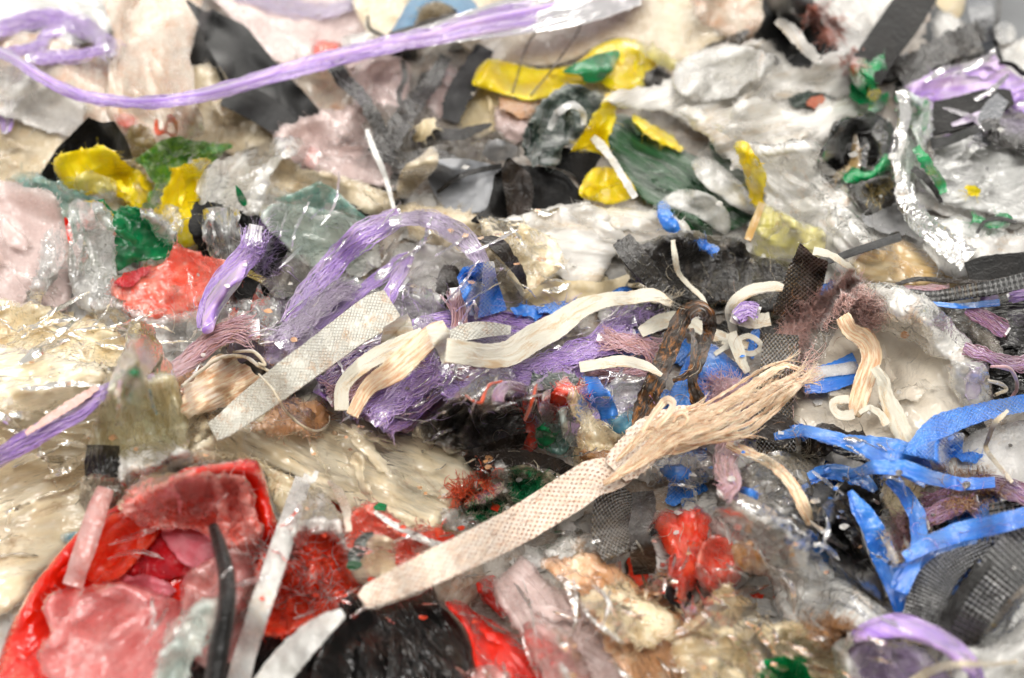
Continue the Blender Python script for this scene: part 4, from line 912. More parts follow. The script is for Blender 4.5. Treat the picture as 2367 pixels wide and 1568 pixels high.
R('plastic_strip', 'grey bent strip from the flat black strap to the clear film', 'strap', '2140,330,26 2180,330,22 2240,306,20 2290,290,18', 'darkgrey', lifts=[3, 5, 5, 3], rough=2)
R('plastic_strip', 'dark grey sheer fold running down to the clear film', 'strap', '2120,290,30 2140,340,26 2150,380,16', 'darkclear', rough=2)
# black blob, greens
S('plastic_lump', 'black glossy melted lump with orange smears', 'plastic lump', '1890,366 1912,330 1922,290 1952,278 2004,262 2044,272 2070,306 2078,326 2056,352 2040,400 2010,424 1966,412 1930,392', 'blackgloss', rel=CR(9, 60), bulge=14, rough=3, tilt=.3)
S('film_scrap', 'orange smear between the folds of the black lump', FS, '1972,318 1982,312 1990,350 1984,392 1960,412 1930,418 1936,398 1964,380', 'amber', rel=CR(2, 25), bulge=1, rough=3)
S('film_scrap', 'green crumpled film below the black lump', FS, '1948,408 1970,392 2010,396 2040,360 2072,352 2080,384 2050,396 2020,412 1980,428', 'brightgreen', rel=CR(8, 24), bulge=4, rough=4)
S('plastic_lump', 'black lump speckled with yellow below the green crumpled film', 'plastic lump', '1962,444 1990,424 2050,404 2088,412 2096,450 2070,478 2020,496 1986,486', 'blackcrumple', rel=CR(8, 35), bulge=9, rough=3)
Z('fibre_tuft', 'yellow specks on the black lump below the green film', 'fibre tuft', [(2030, 450, 20, 16, 38), (2058, 428, 14, 8, 22)], 'olive', ln=12, r=0.43, h=3)
S('film_scrap', 'smooth dark grey film under the speckled black lump', FS, '1990,500 2060,484 2120,470 2150,520 2130,560 2070,540 2020,530', 'greyfilm', rel=SM(3, 60))
S('film_scrap', 'green knotted film standing beside the thick black strap', FS, '1964,150 1990,134 2010,150 2022,134 2044,126 2046,156 2022,168 2020,192 2034,206 2030,222 2052,214 2048,236 2030,258 2006,254 2014,236 1990,238 1968,222 1966,190', 'brightgreen', rel=CR(9, 26), bulge=7, rough=3, tilt=.4)
S('film_scrap', 'yellow dot of film stuck to the green knotted film', FS, '2006,214 2020,208 2028,222 2016,234', 'yellow', rel=SM(1, 20))
Z('fibre_tuft', 'rust coloured fibres left of the green knotted film', 'fibre tuft', [(1972, 130, 8, 24, 64)], 'rust', ln=26, r=0.31, h=3, deg=85)
S('film_sheet', 'clear film with teal edges beside the flat black strap', FS, '2070,214 2092,200 2120,220 2150,232 2156,290 2140,340 2128,400 2100,426 2078,380 2084,300', 'tealclear', rel=('streak', 8, 36), deg=80, bulge=5, rough=4, fray=20)
S('film_scrap', 'thin teal edge standing at the flat black strap', FS, '2134,240 2146,236 2144,290 2132,300', 'green', rel=SM(1, 30), rough=1)
R('white_rope', 'white crumpled rope of film running down from the green knot', 'rope', '2086,210,30 2092,260,26 2080,330,34 2076,380,34 2088,430,44 2110,490,52 2160,540,56 2240,600,60', 'clearw', rough=5, wave=3, cup=3, thick=0, n=14, lifts=[3, 5, 6, 6, 6, 6, 5, 3], tw=[2, -3, 3, -3, 3, 3, -2, 2])
R('plastic_strip', 'green strip hanging right of the white twisted rope', 'strap', '2118,340,22 2140,376,26 2166,412,26 2180,448,18', 'brightgreen', rough=5, lifts=[2, 4, 4, 2], wave=2)
R('plastic_strip', 'small black curl beside the hanging green strip', 'strap', '2110,390,16 2136,410,16 2160,440,12 2176,470,8', 'black', rough=2)
S('film_scrap', 'green film bits on the clear film near the right edge', FS, '2242,492 2280,500 2310,490 2340,500 2336,520 2300,530 2262,516', 'brightgreen', rel=CR(6, 24), rough=5)
R('plastic_strip', 'black arc strip over the green film bits', 'strap', '2258,540,6 2276,514,8 2310,506,9 2350,516,8', 'black', rough=1)
long_twine()
# ------------------------------------------------------------------ middle of the heap
# --- left: cream films
S('film_sheet', 'lilac-grey clear film behind the big white embossed strap', FS, '520,800 600,770 650,740 640,690 700,700 760,740 900,690 1010,680 1030,730 960,790 880,800 760,840 650,900 600,880', 'lilacfilm', rel=CR(6, 50), bulge=5)
S('film_sheet', 'clear crumpled film between the red-pink film and the pink-brown twine', FS, '280,716 360,730 440,720 520,700 600,690 640,720 620,800 540,800 450,820 380,800 330,770', 'clear', rel=CR(8, 36), bulge=4, fray=60, rough=7)
S('film_scrap', 'spiky clear film peaks in front of the dark gap', FS, '575,740 585,680 600,655 612,690 628,672 650,700 656,740 640,780 600,800', 'clear', rel=('streak', 4, 24), deg=80, tilt=.5, rough=2, curve=False)
S('film_scrap', 'grey sheer torn film right of the dark gap', FS, '600,655 640,610 660,595 690,590 720,600 715,640 690,680 650,690 620,672', 'darkclear', rel=CR(6, 26), rough=6, fray=20, tilt=.3)
S('film_scrap', 'clear bright crinkle between the cream film and the clear films', FS, '212,700 250,684 284,700 306,750 300,778 262,770 226,740', 'clear', rel=CR(8, 22), bulge=5)
S('film_sheet', 'wide cream stained film at the left edge under the clear column', FS, '-160,700 60,698 110,706 160,730 240,752 300,790 330,830 300,900 230,930 120,960 -160,1010', 'creamfilm2', rel=('streak', 8, 60), deg=-8, bulge=7, rough=5, fray=50)
S('film_sheet', 'large pale cream streaked film lying below the wide stained film', FS, '-160,830 60,810 160,830 270,850 330,880 420,900 480,960 440,1040 330,1090 240,1180 190,1240 90,1330 40,1400 -160,1430', 'creamfilm', rel=('streak', 7, 90), deg=-12, bulge=6, rough=3)
S('film_sheet', 'sheer pale film fold crossing the pale cream streaked film', FS, '-120,900 60,880 200,850 250,870 160,920 60,960 -120,1000', 'creamfilm', rel=('streak', 5, 50), deg=-18, bulge=4)
slivers('creamfilm', 'narrow pale strips of film sticking to the cream films at the left', [(-60, 720, 330, 820, 12, -8, 130, 12), (-60, 840, 420, 1060, 21, -14, 160, 16), (-60, 1060, 240, 1300, 12, -30, 130, 14), (430, 960, 1080, 1180, 24, 22, 130, 12)], 41)
slivers('creamfilm2', 'stained torn strips along the edges of the cream films', [(-60, 700, 360, 800, 10, -5, 60, 9), (400, 880, 760, 1080, 14, -30, 60, 9), (700, 1120, 1150, 1240, 13, 20, 60, 9), (900, 480, 1300, 680, 10, 20, 60, 11)], 43)
T('purple_twine', 'thick purple and brown twine coming in from the left edge to the clear upright film', 'twine', '-60,1090,44 0,1056,44 60,1020,48 120,984,46 180,952,42 240,908,34 320,866,28', 'purple', n=80, thick=6, twist=.5, r=.35, wob=3, lifts=[8, 7, 6, 5, 4, 3, 2])
R('rust_streak', 'brown dirty film strip along the top of the thick purple twine', 'film strip', '60,1004,10 120,964,18 180,926,20 226,896,14', 'pinkbrown', rough=3)
S('film_sheet', 'middle cream film with orange stains under the embossed strap', FS, '330,890 420,860 520,850 600,880 660,930 640,990 560,1030 440,1060 380,1020', 'creamfilm2', rel=CR(6, 50), bulge=5, rough=4)
S('film_sheet', 'big cream streaked film running to a pointed right end at the centre', FS, '430,1040 520,990 600,950 680,920 740,920 800,950 880,985 960,1000 1050,1016 1066,1040 1110,1080 1150,1100 1124,1124 1060,1150 1050,1190 990,1240 940,1250 860,1210 760,1160 680,1100 560,1070 470,1080', 'creamfilm', rel=('streak', 9, 70), deg=24, bulge=9, rough=4, fray=70, tilt=.12)
S('film_scrap', 'brown stained crumple at the lower end of the big white embossed strap', FS, '590,990 620,960 650,934 690,930 742,945 760,975 730,1004 690,1000 650,1020 610,1006', 'browncream', rel=CR(7, 20), bulge=0, rough=12, fray=70, small=False)
S('film_sheet', 'creamy wrinkled film between the red bag and the big streaked film', FS, '280,1080 420,1040 560,1050 640,1090 720,1130 760,1180 700,1200 640,1180 600,1080 520,1060 400,1090 300,1140', 'creamfilm2', rel=CR(7, 36), bulge=4, rough=4)
T('frayed_twine', 'pink-brown frayed twine lying from the upright clear film to the right', 'twine', '330,900,24 400,862,34 450,820,40 500,780,46 550,762,50 600,760,56', 'mauve', n=110, thick=6, r=.25, twist=.5, fray=(10, 60), spread=.8, wob=6)
S('film_scrap', 'orange stained sheer film under the pink-brown twine', FS, '400,880 460,856 520,852 540,880 480,905 420,918', 'browncream', rel=CR(4, 40))
u = S('film_sheet', 'upright clear film with olive top and green smear left of centre', FS, '206,1048 216,980 240,920 262,860 284,800 300,758 330,748 352,768 372,800 400,850 420,920 440,1000 420,1050 350,1080 280,1086 230,1070', 'olivefilm', rel=('streak', 8, 36), deg=82, tilt=.35, bulge=6, rough=4, fray=30)
S('olive_crust', 'olive brown crusted top', None, '290,820 302,756 330,748 354,768 372,812 362,850 336,872 300,866', 'olive', parent=u, rel=CR(6, 18), rough=6)
S('green_smear', 'dark green smear', None, '284,880 320,858 336,880 330,920 310,930 285,915', 'green', parent=u, rel=CR(3, 18), rough=5)
R('teal_streak', 'teal streak', None, '346,900,5 352,930,8 362,958,5', 'tealfilm', parent=u, rough=1)
R('black_clip', 'glossy black clip-like strap end below the upright clear film', 'strap', '239,1034,70 238,1060,76 236,1104,74', 'blackgloss', rough=2, thick=1.5, cup=3, lifts=[3, 4, 2])
S('film_scrap', 'smudged grey sheer film hanging under the black strap end', FS, '196,1100 274,1108 268,1150 230,1190 196,1180', 'darkclear', rel=CR(4, 24), rough=6)
S('film_sheet', 'clear shiny bulge of film right of the black strap end', FS, '276,1060 340,1020 400,1030 440,1050 420,1090 360,1110 300,1130 276,1110', 'clearw', rel=CR(7, 30), bulge=6)
# --- dark gap, purple
S('film_sheet', 'white wrinkled film below the purple film bridge', FS, '900,600 960,560 1040,570 1100,600 1120,650 1060,690 980,690 900,670', 'milk', rel=CR(6, 50), bulge=4)
S('film_scrap', 'dark brown fold showing behind the blue folded strap', FS, '1010,640 1050,620 1070,650 1060,700 1020,700', 'brownblack', rel=CR(4, 30))
S('film_sheet', 'clear grey crumple left of the blue folded strap', FS, '880,660 960,650 1020,690 1030,740 960,760 900,730', 'clear', rel=CR(8, 26), bulge=4)
for pts_, lab, lf in (
    ('664,756,40 700,690,46 760,620,54 830,550,60 900,512,50 930,500,40', 'wide purple fibrous band climbing to the peak of the purple bridge', [0, 5, 9, 12, 13, 12]),
    ('716,772,16 780,716,22 840,668,26 890,630,26 930,600,20 955,590,14', 'narrow purple fibrous band below the wide band', [0, 4, 7, 8, 6, 4]),
    ('890,706,28 912,660,26 934,620,24 950,586,18', 'short upright purple fibrous band', [0, 3, 5, 6]),
    ('900,512,20 980,506,36 1040,530,50 1090,570,46 1120,620,30', 'sheer lilac fibrous band falling right from the bridge peak', [13, 13, 11, 7, 2])):
    T('purple_band', lab, 'raffia band', pts_, 'lilac' if 'sheer' in lab else 'purple', n=46, thick=2.2, r=.28, twist=.1, lifts=lf, wob=5, coremat='lilac')
T('purple_tape', 'twisted purple raffia tape standing over the dark gap', 'raffia', '470,766,26 478,720,40 500,672,50 540,624,56 578,578,54 592,520,34', 'purple', n=110, thick=4, r=.25, twist=.25, lifts=[2, 6, 9, 12, 14, 15], fray=(0, 60), spread=.5, wob=4, coremat='purple')
S('tape_film', 'flat lower part of the purple raffia tape', 'raffia', '468,768 474,706 494,664 530,630 570,600 560,650 530,690 506,730 492,766', 'purple', rel=('streak', 2, 30), deg=-55, rough=1, bulge=2)
Z('fibre_tuft', 'frayed purple fibres at the top of the raffia tape', 'fibre tuft', [(600, 560, 18, 34, 144), (612, 600, 10, 20, 64)], 'purple', ln=34, r=0.14, h=5)
S('film_sheet', 'purple-tinted sheer fluff at the left foot of the purple bridge', FS, '610,800 640,770 700,760 750,790 740,830 680,850 620,880 590,850', 'lilacfilm', rel=CR(5, 40), bulge=4, fray=60, rough=8)
S('raffia_mass', 'deep purple streaked raffia mass under the white strap loops', 'raffia', '726,905 744,868 800,824 860,790 930,820 1000,836 1060,852 1050,900 1020,950 980,984 930,1000 880,980 820,950 760,930', 'deeppurple', rel=('streak', 12, 50), deg=-38, bulge=10, rough=4)
for i, (p_, lab) in enumerate((
    ('740,900,30 800,860,40 870,820,40 930,800,30', 'upper deep purple fibre bundle in the raffia mass'),
    ('800,960,40 870,900,60 940,850,60 1010,820,40', 'middle deep purple fibre bundle in the raffia mass'),
    ('880,992,30 940,950,50 1000,890,60 1060,850,50', 'lower deep purple fibre bundle in the raffia mass'),
    ('1020,840,40 1100,860,60 1180,866,60 1260,850,50 1340,830,40', 'purple fibre bundle running right beneath the plain white strap'),
    ('1300,880,20 1380,866,26 1440,862,30 1510,850,22', 'mauve fibre bundle right of the running purple bundle'))):
    T('fibre_bundle', lab, 'raffia', p_, 'mauve' if 'mauve' in lab else ('deeppurple' if i < 3 else 'purplebrown'), n=90, thick=5, r=.26, twist=.4, wob=9, fray=(20, 30))
T('fibre_bundle', 'pale purple rope-like bundle above the embossed white offcut', 'raffia', '950,760,34 1020,744,40 1080,738,46 1140,744,54 1200,752,56 1260,742,50 1330,730,34', 'purple', n=100, thick=6, r=.28, twist=.9, wob=4, coremat='lilac')
T('fibre_bundle', 'frayed pink-purple tassel standing left of the blue folded strap', 'raffia', '1062,770,44 1060,730,38 1056,700,36 1052,665,34', 'mauve', n=70, thick=4, r=.22, fray=(0, 50), spread=1, lifts=[2, 5, 8, 10])
T('fibre_bundle', 'fuzzy purple strand slanting up under the tip of the plain white strap', 'raffia', '1250,900,30 1320,872,34 1370,800,36 1420,756,38 1470,740,30', 'purple', n=100, thick=5, r=.25, twist=.8, wob=8, fray=(20, 70), spread=1, lifts=[1, 3, 5, 6, 6])
Z('fibre_tuft', 'loose purple fuzz at the tip of the fuzzy strand', 'fibre tuft', [(1480, 730, 30, 16, 96), (1440, 716, 30, 8, 38), (1300, 716, 14, 12, 48)], 'purple', ln=36, r=0.12, h=6)
S('film_scrap', 'purple sheer film patch below the plain white strap', FS, '1080,860 1150,850 1200,870 1190,900 1120,905 1060,890', 'lilac', rel=('streak', 4, 30), deg=10)
# --- blue folded strap
b = S('blue_strap', 'blue folded strap standing upright at the centre', 'strap', '1056,642 1070,618 1100,610 1120,606 1122,650 1112,700 1106,734 1086,728 1070,690', 'blue', rel=SM(1, 60), tilt=.75, rough=.6, bulge=1, curve=False)
S('front_fold', 'front fold of the strap', None, '1118,606 1142,604 1150,650 1172,716 1150,724 1104,736 1110,690', 'blue', parent=b, rel=SM(1, 60), tilt=.6, rough=.6, bulge=1, curve=False)
S('film_scrap', 'blue crumple lying right of the blue folded strap', FS, '1180,712 1220,700 1250,712 1250,730 1200,734', 'bluecrease', rel=CR(4, 24))
S('film_scrap', 'blue bit with dark fold under the tan pointed sheet', FS, '1250,705 1310,700 1350,712 1320,730 1270,728', 'blue', rel=CR(3, 24))
S('film_scrap', 'blue corner at the right tip of the tan pointed sheet', FS, '1410,680 1440,662 1462,670 1455,684 1430,688', 'blue', rel=SM(1, 24), rough=1)
# --- black mass right of centre
S('fabric_mass', 'big black wrinkled fabric right of the tan pointed sheet', 'fabric', '1428,556 1470,560 1530,548 1590,536 1650,545 1704,548 1750,590 1820,606 1862,640 1850,690 1800,730 1730,720 1680,700 1620,700 1560,680 1500,660 1450,640', 'blackcrumple', rel=CR(14, 46), bulge=10, rough=4, tilt=.1)
R('woven_strap', 'short black strap hanging on the left of the black wrinkled fabric', 'strap', '1436,556,48 1460,590,54 1500,636,50 1536,676,34', 'blackcrumple', rough=2, lifts=[10, 9, 6, 3], thick=1.2)
S('film_scrap', 'small blue glint inside the black wrinkled fabric', FS, '1612,560 1630,558 1644,572 1660,576 1640,590 1622,576', 'blue', rel=CR(2, 20))
S('woven_scrap', 'black woven pointed scrap standing above the white curled strap', 'woven scrap', '1786,728 1800,680 1822,620 1850,562 1880,590 1914,606 1906,650 1890,690 1850,735', 'weave', rel=SM(3, 90), tilt=.7, rough=1, bulge=2, curve=False)
R('plastic_strip', 'thin straight dark strip resting on the amber film', 'strap', '1914,606,12 1960,588,17 2020,568,18 2082,548,19', 'darkgrey', rough=.5, lifts=[4, 6, 7, 7])
R('white_string', 'white flattened string rising over the black wrinkled fabric', 'string', '1556,556,10 1560,590,13 1568,630,12 1592,660,9 1622,688,10 1634,716,10', 'strapplain', rough=1.2, lifts=[10, 10, 8, 6, 6, 7], wave=1)
R('white_string', 'white crinkled strap bit zigzagging right of the woven pointed scrap', 'string', '1880,580,20 1920,590,16 1950,610,14 1968,624,16 1950,646,10 1942,668,12', 'strapplain', rough=2, lifts=[6, 6, 6, 7, 7, 7])
# right side black gap and straps
S('film_sheet', 'black film in the deep gap at the right edge', FS, '2080,700 2200,700 2500,690 2500,980 2367,930 2290,880 2230,800 2150,740', 'blackgloss', rel=CR(6, 80), bulge=2)  # darkness of the hole laid in as a black sheet
S('film_scrap', 'dark grey clear film curving inside the deep gap', FS, '2190,720 2260,730 2310,790 2330,840 2290,830 2230,770', 'darkclear', rel=('streak', 5, 40), deg=50)
T('fibre_bundle', 'purple raffia bit deep in the gap at the right edge', 'raffia', '2230,710,20 2290,744,34 2330,770,30', 'purplebrown', n=50, thick=4, r=.26, twist=.5, wob=6)
T('fibre_bundle', 'purple raffia cut off at the right edge above the deep gap', 'raffia', '2330,690,20 2360,680,30 2440,660,40', 'purple', n=40, thick=4)
R('woven_strap', 'black wide strap entering from the right above the ribbed strap', 'strap', '2236,634,50 2280,622,56 2367,612,54 2460,600,50', 'blackmatte', rough=1, thick=1.2, lifts=[6, 7, 7, 7])
R('plastic_strip', 'dark brown bent strip over the purple wisps at the right', 'strap', '2062,662,8 2120,646,10 2200,650,10 2290,652,8 2367,636,10', 'brownblack', rough=1)
T('fibre_bundle', 'pale purple wisps between the brown strip and the ribbed strap', 'raffia', '2080,670,14 2140,672,20 2200,664,16', 'mauve', n=24, thick=2, core=False, wob=6)
R('woven_strap', 'ribbed black strap crossing the right side of the heap', 'strap', '2100,682,22 2160,688,26 2240,676,30 2310,664,32 2400,642,34', 'ribbed', rough=.5, thick=1.2, lifts=[4, 5, 6, 7, 8])
R('plastic_strip', 'blue strip tucked under the ribbed black strap', 'strap', '2150,702,8 2220,708,12 2310,700,16', 'bluecrease', rough=1)
# big milky sheet
m = S('film_sheet', 'huge milky sheet bulging at the right with a crumpled upper rim', FS, '1836,1006 1820,960 1850,880 1880,820 1916,760 1960,690 2000,656 2060,654 2110,676 2160,704 2210,752 2226,790 2270,826 2290,880 2294,930 2240,958 2180,1000 2120,1046 2050,1036 1960,1020 1900,1010', 'milkysheet', rel=('streak', 6, 110), deg=35, bulge=16, rough=2, tilt=.25, stiff=12)
S('crumpled_rim', 'bright crumpled rim', None, '1990,670 2020,652 2080,658 2130,686 2186,720 2222,770 2262,816 2276,850 2230,850 2170,826 2110,790 2050,770 2000,740 1976,710', 'clearw', parent=m, rel=CR(9, 36), bulge=3, rough=5)
S('clear_corner', 'clear shiny corner', None, '2190,846 2240,836 2280,838 2290,880 2290,940 2250,950 2210,920', 'clear', parent=m, rel=CR(7, 30), bulge=3)
S('dark_stain', 'dark brown dirt spot', None, '2084,770 2096,767 2104,774 2092,778', 'brown', parent=m, rel=SM(.5, 20), bulge=.2, curl=0, eps=.3)
S('woven_scrap', 'purple tinted clear bag corner at the right edge of the milky sheet', FS, '2232,870 2260,850 2276,880 2260,920 2236,916', 'lilacfilm', rel=CR(4, 24))
T('fibre_bundle', 'brown-purple frayed cords right of the milky sheet', 'raffia', '2222,802,14 2270,818,22 2330,840,26 2420,836,40', 'purplebrown', n=40, thick=3, r=.3, core=False, wob=8)
L('cord', 'thin brown cord curling down by the milky sheet', 'cord', '2290,848 2330,850 2348,876 2350,900 2334,926 2330,950', 'mauve', r=.8)
L('cord', 'tan cord bit lying below the thin brown cord', 'cord', '2280,880 2312,888 2326,900 2300,914', 'string', r=.9)
R('dark_strap', 'sheer dark strap leaning across the milky sheet', 'strap', '1962,686,34 1930,740,32 1890,806,32 1850,876,26', 'darkclear', rough=1.5, lifts=[10, 9, 6, 3])
Z('fibre_clump', 'pink-brown matted fibres on the crest of the milky sheet', 'fibre tuft', [(1960, 664, 30, 18, 352), (1920, 696, 34, 16, 352), (1880, 726, 34, 20, 320), (1840, 762, 30, 24, 256), (1826, 790, 30, 20, 192)], 'pinkbrown', ln=22, r=0.16, h=9, curlf=1.6)
Z('fibre_clump', 'brown fuzzy fibre clump right of the crest of the milky sheet', 'fibre tuft', [(1996, 706, 22, 14, 256), (2010, 736, 22, 22, 256), (1985, 728, 20, 16, 144)], 'pinkbrown', ln=20, r=0.16, h=7, curlf=1.8)
b = R('blue_strap', 'blue strap with a white fold lying on the milky sheet', 'strap', '1858,882,56 1900,878,62 1940,866,64 1984,846,66', 'bluecrease', rough=1.5, thick=.5)
S('white_fold', 'white folded part', None, '1858,872 1874,850 1930,842 1980,836 1982,862 1940,868 1862,882', 'white', parent=b, rel=('streak', 2, 30), deg=-5, rough=1)
R('white_strap', 'crumpled white strap hanging on the milky sheet', 'strap', '1946,732,34 1966,764,40 2000,788,46 2014,826,46 1998,880,48 1984,930,44 1974,962,26', 'strapfray', rough=2, wave=2, lifts=[10, 10, 9, 8, 6, 4, 3], thick=.9, tw=[2, 2, -2, 2, 2, 1, 0])
R('white_strap', 'white loop of strap curling at the foot of the hanging white strap', 'strap', '1974,958,24 1944,962,22 1926,946,16 1930,928,18 1962,924,20', 'strapplain', rough=1.5, lifts=[3, 5, 5, 5, 4])
R('white_strap', 'white translucent strap falling right of the hanging white strap', 'strap', '2022,850,22 2040,880,28 2050,920,34 2068,960,46 2086,1000,42 2098,1030,30', 'strapplain', rough=1.5, lifts=[6, 6, 5, 5, 4, 2], wave=2)
R('white_strap', 'small white strap arc between the loop and the falling strap', 'strap', '1986,956,10 2010,944,14 2036,960,16 2050,984,20', 'strapplain', rough=1.5)

slivers('lilac', 'sheer lilac strips threaded through the raffia', [(620, 520, 1100, 780, 21, -45, 110, 7), (720, 780, 1500, 960, 32, -20, 110, 8), (2080, 150, 2367, 260, 6, -8, 110, 11)], 44)
slivers('mauve', 'pink-brown strips threaded through the raffia', [(740, 790, 1060, 980, 16, -38, 90, 4), (1000, 730, 1560, 900, 18, -10, 90, 4), (400, 760, 640, 880, 8, -25, 80, 4)], 45)
for i, (p_, lab, mt) in enumerate((
    ('640,800,30 700,740,36 760,690,40 830,650,36', 'pale fluffy lilac bundle under the narrow purple band', 'lilac'),
    ('960,740,26 1010,770,30 1070,790,34 1140,800,34 1210,780,30', 'fluffy lilac bundle behind the embossed white offcut', 'lilac'),
    ('1180,870,34 1250,846,40 1320,820,40 1400,800,34 1470,770,26', 'pale purple bundle sloping up right above the red and green cluster', 'purple'),
    ('1020,900,30 1100,905,36 1180,900,36 1260,884,34 1330,872,26', 'violet bundle lying right above the glossy black film', 'purple'),
    ('1380,780,22 1430,790,30 1490,800,34 1540,820,26', 'mauve bundle left of the brown-black loop', 'mauve'),
    ('760,930,34 840,880,46 900,840,50 980,800,40', 'rosy purple bundle on top of the raffia mass', 'mauve'),
    ('860,980,30 910,930,44 980,880,44 1040,850,30', 'light violet bundle at the lower right of the raffia mass', 'purple'))):
    T('fibre_bundle', lab, 'raffia', p_, mt, n=80, thick=4, r=.24, twist=.35, wob=12, fray=(30, 50), spread=.8)
# --- centre-right: blue films, white curls, woven straps
S('film_sheet', 'bright blue crumpled film right of the brown-black loop', FS, '1540,940 1560,880 1590,830 1640,792 1690,830 1730,860 1745,900 1710,950 1650,985 1580,980', 'bluecrease', rel=CR(9, 50), bulge=6, rough=2, tilt=.2)
S('film_scrap', 'blue strip rising between the white curls and the woven strap', FS, '1722,800 1740,764 1756,762 1750,800 1740,830', 'blue', rel=SM(2, 40), rough=1)
S('film_scrap', 'clear grey film left of the brown-black loop', FS, '1390,900 1440,870 1500,880 1510,930 1480,990 1430,1000 1396,950', 'clear', rel=CR(6, 30))
S('film_scrap', 'dark blue folds left of the clear grey film', FS, '1330,880 1380,870 1400,900 1420,950 1400,980 1370,940', 'bluecrease', rel=CR(6, 26))
S('film_scrap', 'teal blue glossy film under the clear grey film', FS, '1408,972 1450,958 1490,966 1480,996 1440,1004 1410,996', 'skyblue', rel=CR(5, 26))
R('white_strap', 'white strap curl arching left of the woven pointed scrap', 'strap', '1696,770,18 1688,724,22 1704,694,24 1740,672,24 1790,664,22 1810,668,14', 'strapplain', rough=1, lifts=[3, 8, 10, 10, 8, 5], thick=1)
R('white_strap', 'folded wide white strap under the white strap curl', 'strap', '1690,730,30 1740,744,34 1780,738,30', 'strapplain', rough=2)
R('white_strap', 'twisted white strap coming from behind the brown-black loop', 'strap', '1480,770,24 1520,748,36 1560,738,34 1600,748,30 1640,770,30 1690,790,26 1730,800,18', 'strapplain', rough=1.5, lifts=[2, 5, 5, 4, 5, 4, 2], tw=[2, -3, 3, -2, 2, 2, 0], wave=1.5)
R('white_strap', 'thin white strap loop ending beside the blue rising strip', 'strap', '1652,820,10 1690,796,13 1730,778,12 1760,800,12 1740,818,12 1700,812,12', 'strapplain', rough=1, lifts=[3, 6, 7, 6, 5, 4])
R('white_strap', 'white strap stub pointing down at the blue crumpled film', 'strap', '1690,770,26 1704,806,30 1716,840,22 1728,862,14', 'strapplain', rough=2, lifts=[5, 6, 4, 2])
T('fibre_bundle', 'small purple bundle behind the white strap curl', 'raffia', '1700,740,30 1726,716,34 1756,724,34', 'purple', n=50, thick=4, r=.25, wob=8)
S('fibre_mass', 'mauve and purple fibre wad below the white strap stub', 'raffia', '1626,958 1640,912 1680,878 1740,880 1756,920 1720,970 1690,1010 1640,1010', 'purplebrown', rel=('streak', 8, 30), deg=60, bulge=8, rough=5)
Z('fibre_clump', 'pink-brown fibres spread over the mauve fibre wad', 'fibre tuft', [(1680, 900, 50, 26, 352), (1700, 960, 50, 36, 288), (1650, 985, 40, 30, 192)], 'mauve', ln=34, r=0.12, h=7, curlf=1.2)
b = R('woven_strap', 'wide black woven strap standing behind the tan frayed strap', 'strap', '1806,776,80 1800,850,88 1790,910,92 1790,980,90 1796,1050,90', 'weave', rough=1.5, lifts=[14, 11, 7, 4, 2], thick=1.2)
R('woven_strap', 'brown-black folded strap below the wide woven strap', 'strap', '1740,980,40 1790,990,70 1830,1010,60', 'brownblack', rough=2, lifts=[4, 6, 3], wave=2)
Z('fibre_tuft', 'pink curly fibres tied on the wide woven strap', 'fibre tuft', [(1840, 840, 26, 20, 144), (1836, 880, 20, 20, 96)], 'pinkbrown', ln=46, r=0.17, h=6, curlf=.8)
S('film_scrap', 'brown crumpled shard left of the long blue tape', FS, '1850,1010 1880,980 1930,986 1960,1000 1990,1006 1950,1030 1900,1050 1860,1060', 'brownblack', rel=CR(7, 24), rough=5, fray=20)
S('film_scrap', 'blue bit with lilac glints left of the brown shard', FS, '1824,990 1860,980 1880,1000 1856,1016 1830,1012', 'bluecrease', rel=CR(4, 20))
# brown-black loop
R('loop_strap', 'brown-black rust flecked strap bent into a tall loop', 'strap', '1478,1000,36 1488,950,46 1516,880,48 1546,810,46 1566,760,44 1590,722,38 1622,716,34 1640,744,32 1632,790,28 1612,840,30 1602,880,22 1614,930,34 1622,960,26', 'browntape', rough=2.5, lifts=[3, 8, 14, 20, 24, 26, 26, 24, 20, 16, 11, 6, 3], stiff=20, thick=1, wave=1.5, tw=[0, 2, 3, 3, 2, 0, 0, -2, -3, 3, 3, 2, 0])
R('plastic_strip', 'thin dark strip curled inside the brown-black loop', 'strap', '1600,760,8 1604,800,14 1600,850,16 1584,870,14 1556,880,10', 'browntape', rough=2, lifts=[18, 15, 12, 8, 4])
# dark shards and glossy black film centre
S('film_sheet', 'glossy black-brown crinkled film left of the red and green cluster', FS, '952,1004 1000,962 1050,916 1100,880 1150,868 1196,884 1222,920 1232,970 1214,1006 1170,1014 1110,1030 1050,1044 1000,1020', 'blackfilm', rel=('streak', 12, 36), deg=-40, bulge=8, rough=5, fray=30)
S('film_scrap', 'brownish sheer film fold on the glossy black-brown film', FS, '1060,1010 1080,960 1130,900 1150,890 1140,930 1110,980 1080,1030', 'darkclear', rel=('streak', 7, 24), deg=-60)
L('wire', 'thin orange-red wire kinked over the glossy black film', 'wire', '1078,916 1096,928 1112,930 1120,910 1132,890 1160,882', 'orange', r=.65, lifts=[2, 3, 3, 4, 5, 5], wob=.5)
T('fibre_bundle', 'purple hook of fibres above the glossy black film', 'raffia', '1150,934,24 1154,906,24 1176,890,20 1220,902,12', 'purplebrown', n=50, thick=3, r=.24, lifts=[2, 4, 5, 3], wob=4)
S('film_scrap', 'dark blue-green tangle of shreds behind the red cluster', FS, '1230,870 1290,862 1340,872 1350,900 1300,910 1240,900', 'greengrey', rel=CR(6, 18), rough=6, fray=30)
S('film_scrap', 'red crumpled film left in the red and green cluster', FS, '1204,1040 1214,990 1210,950 1226,910 1246,920 1244,970 1250,1020 1236,1046', 'redcrumple', rel=CR(8, 18), rough=4, fray=20)
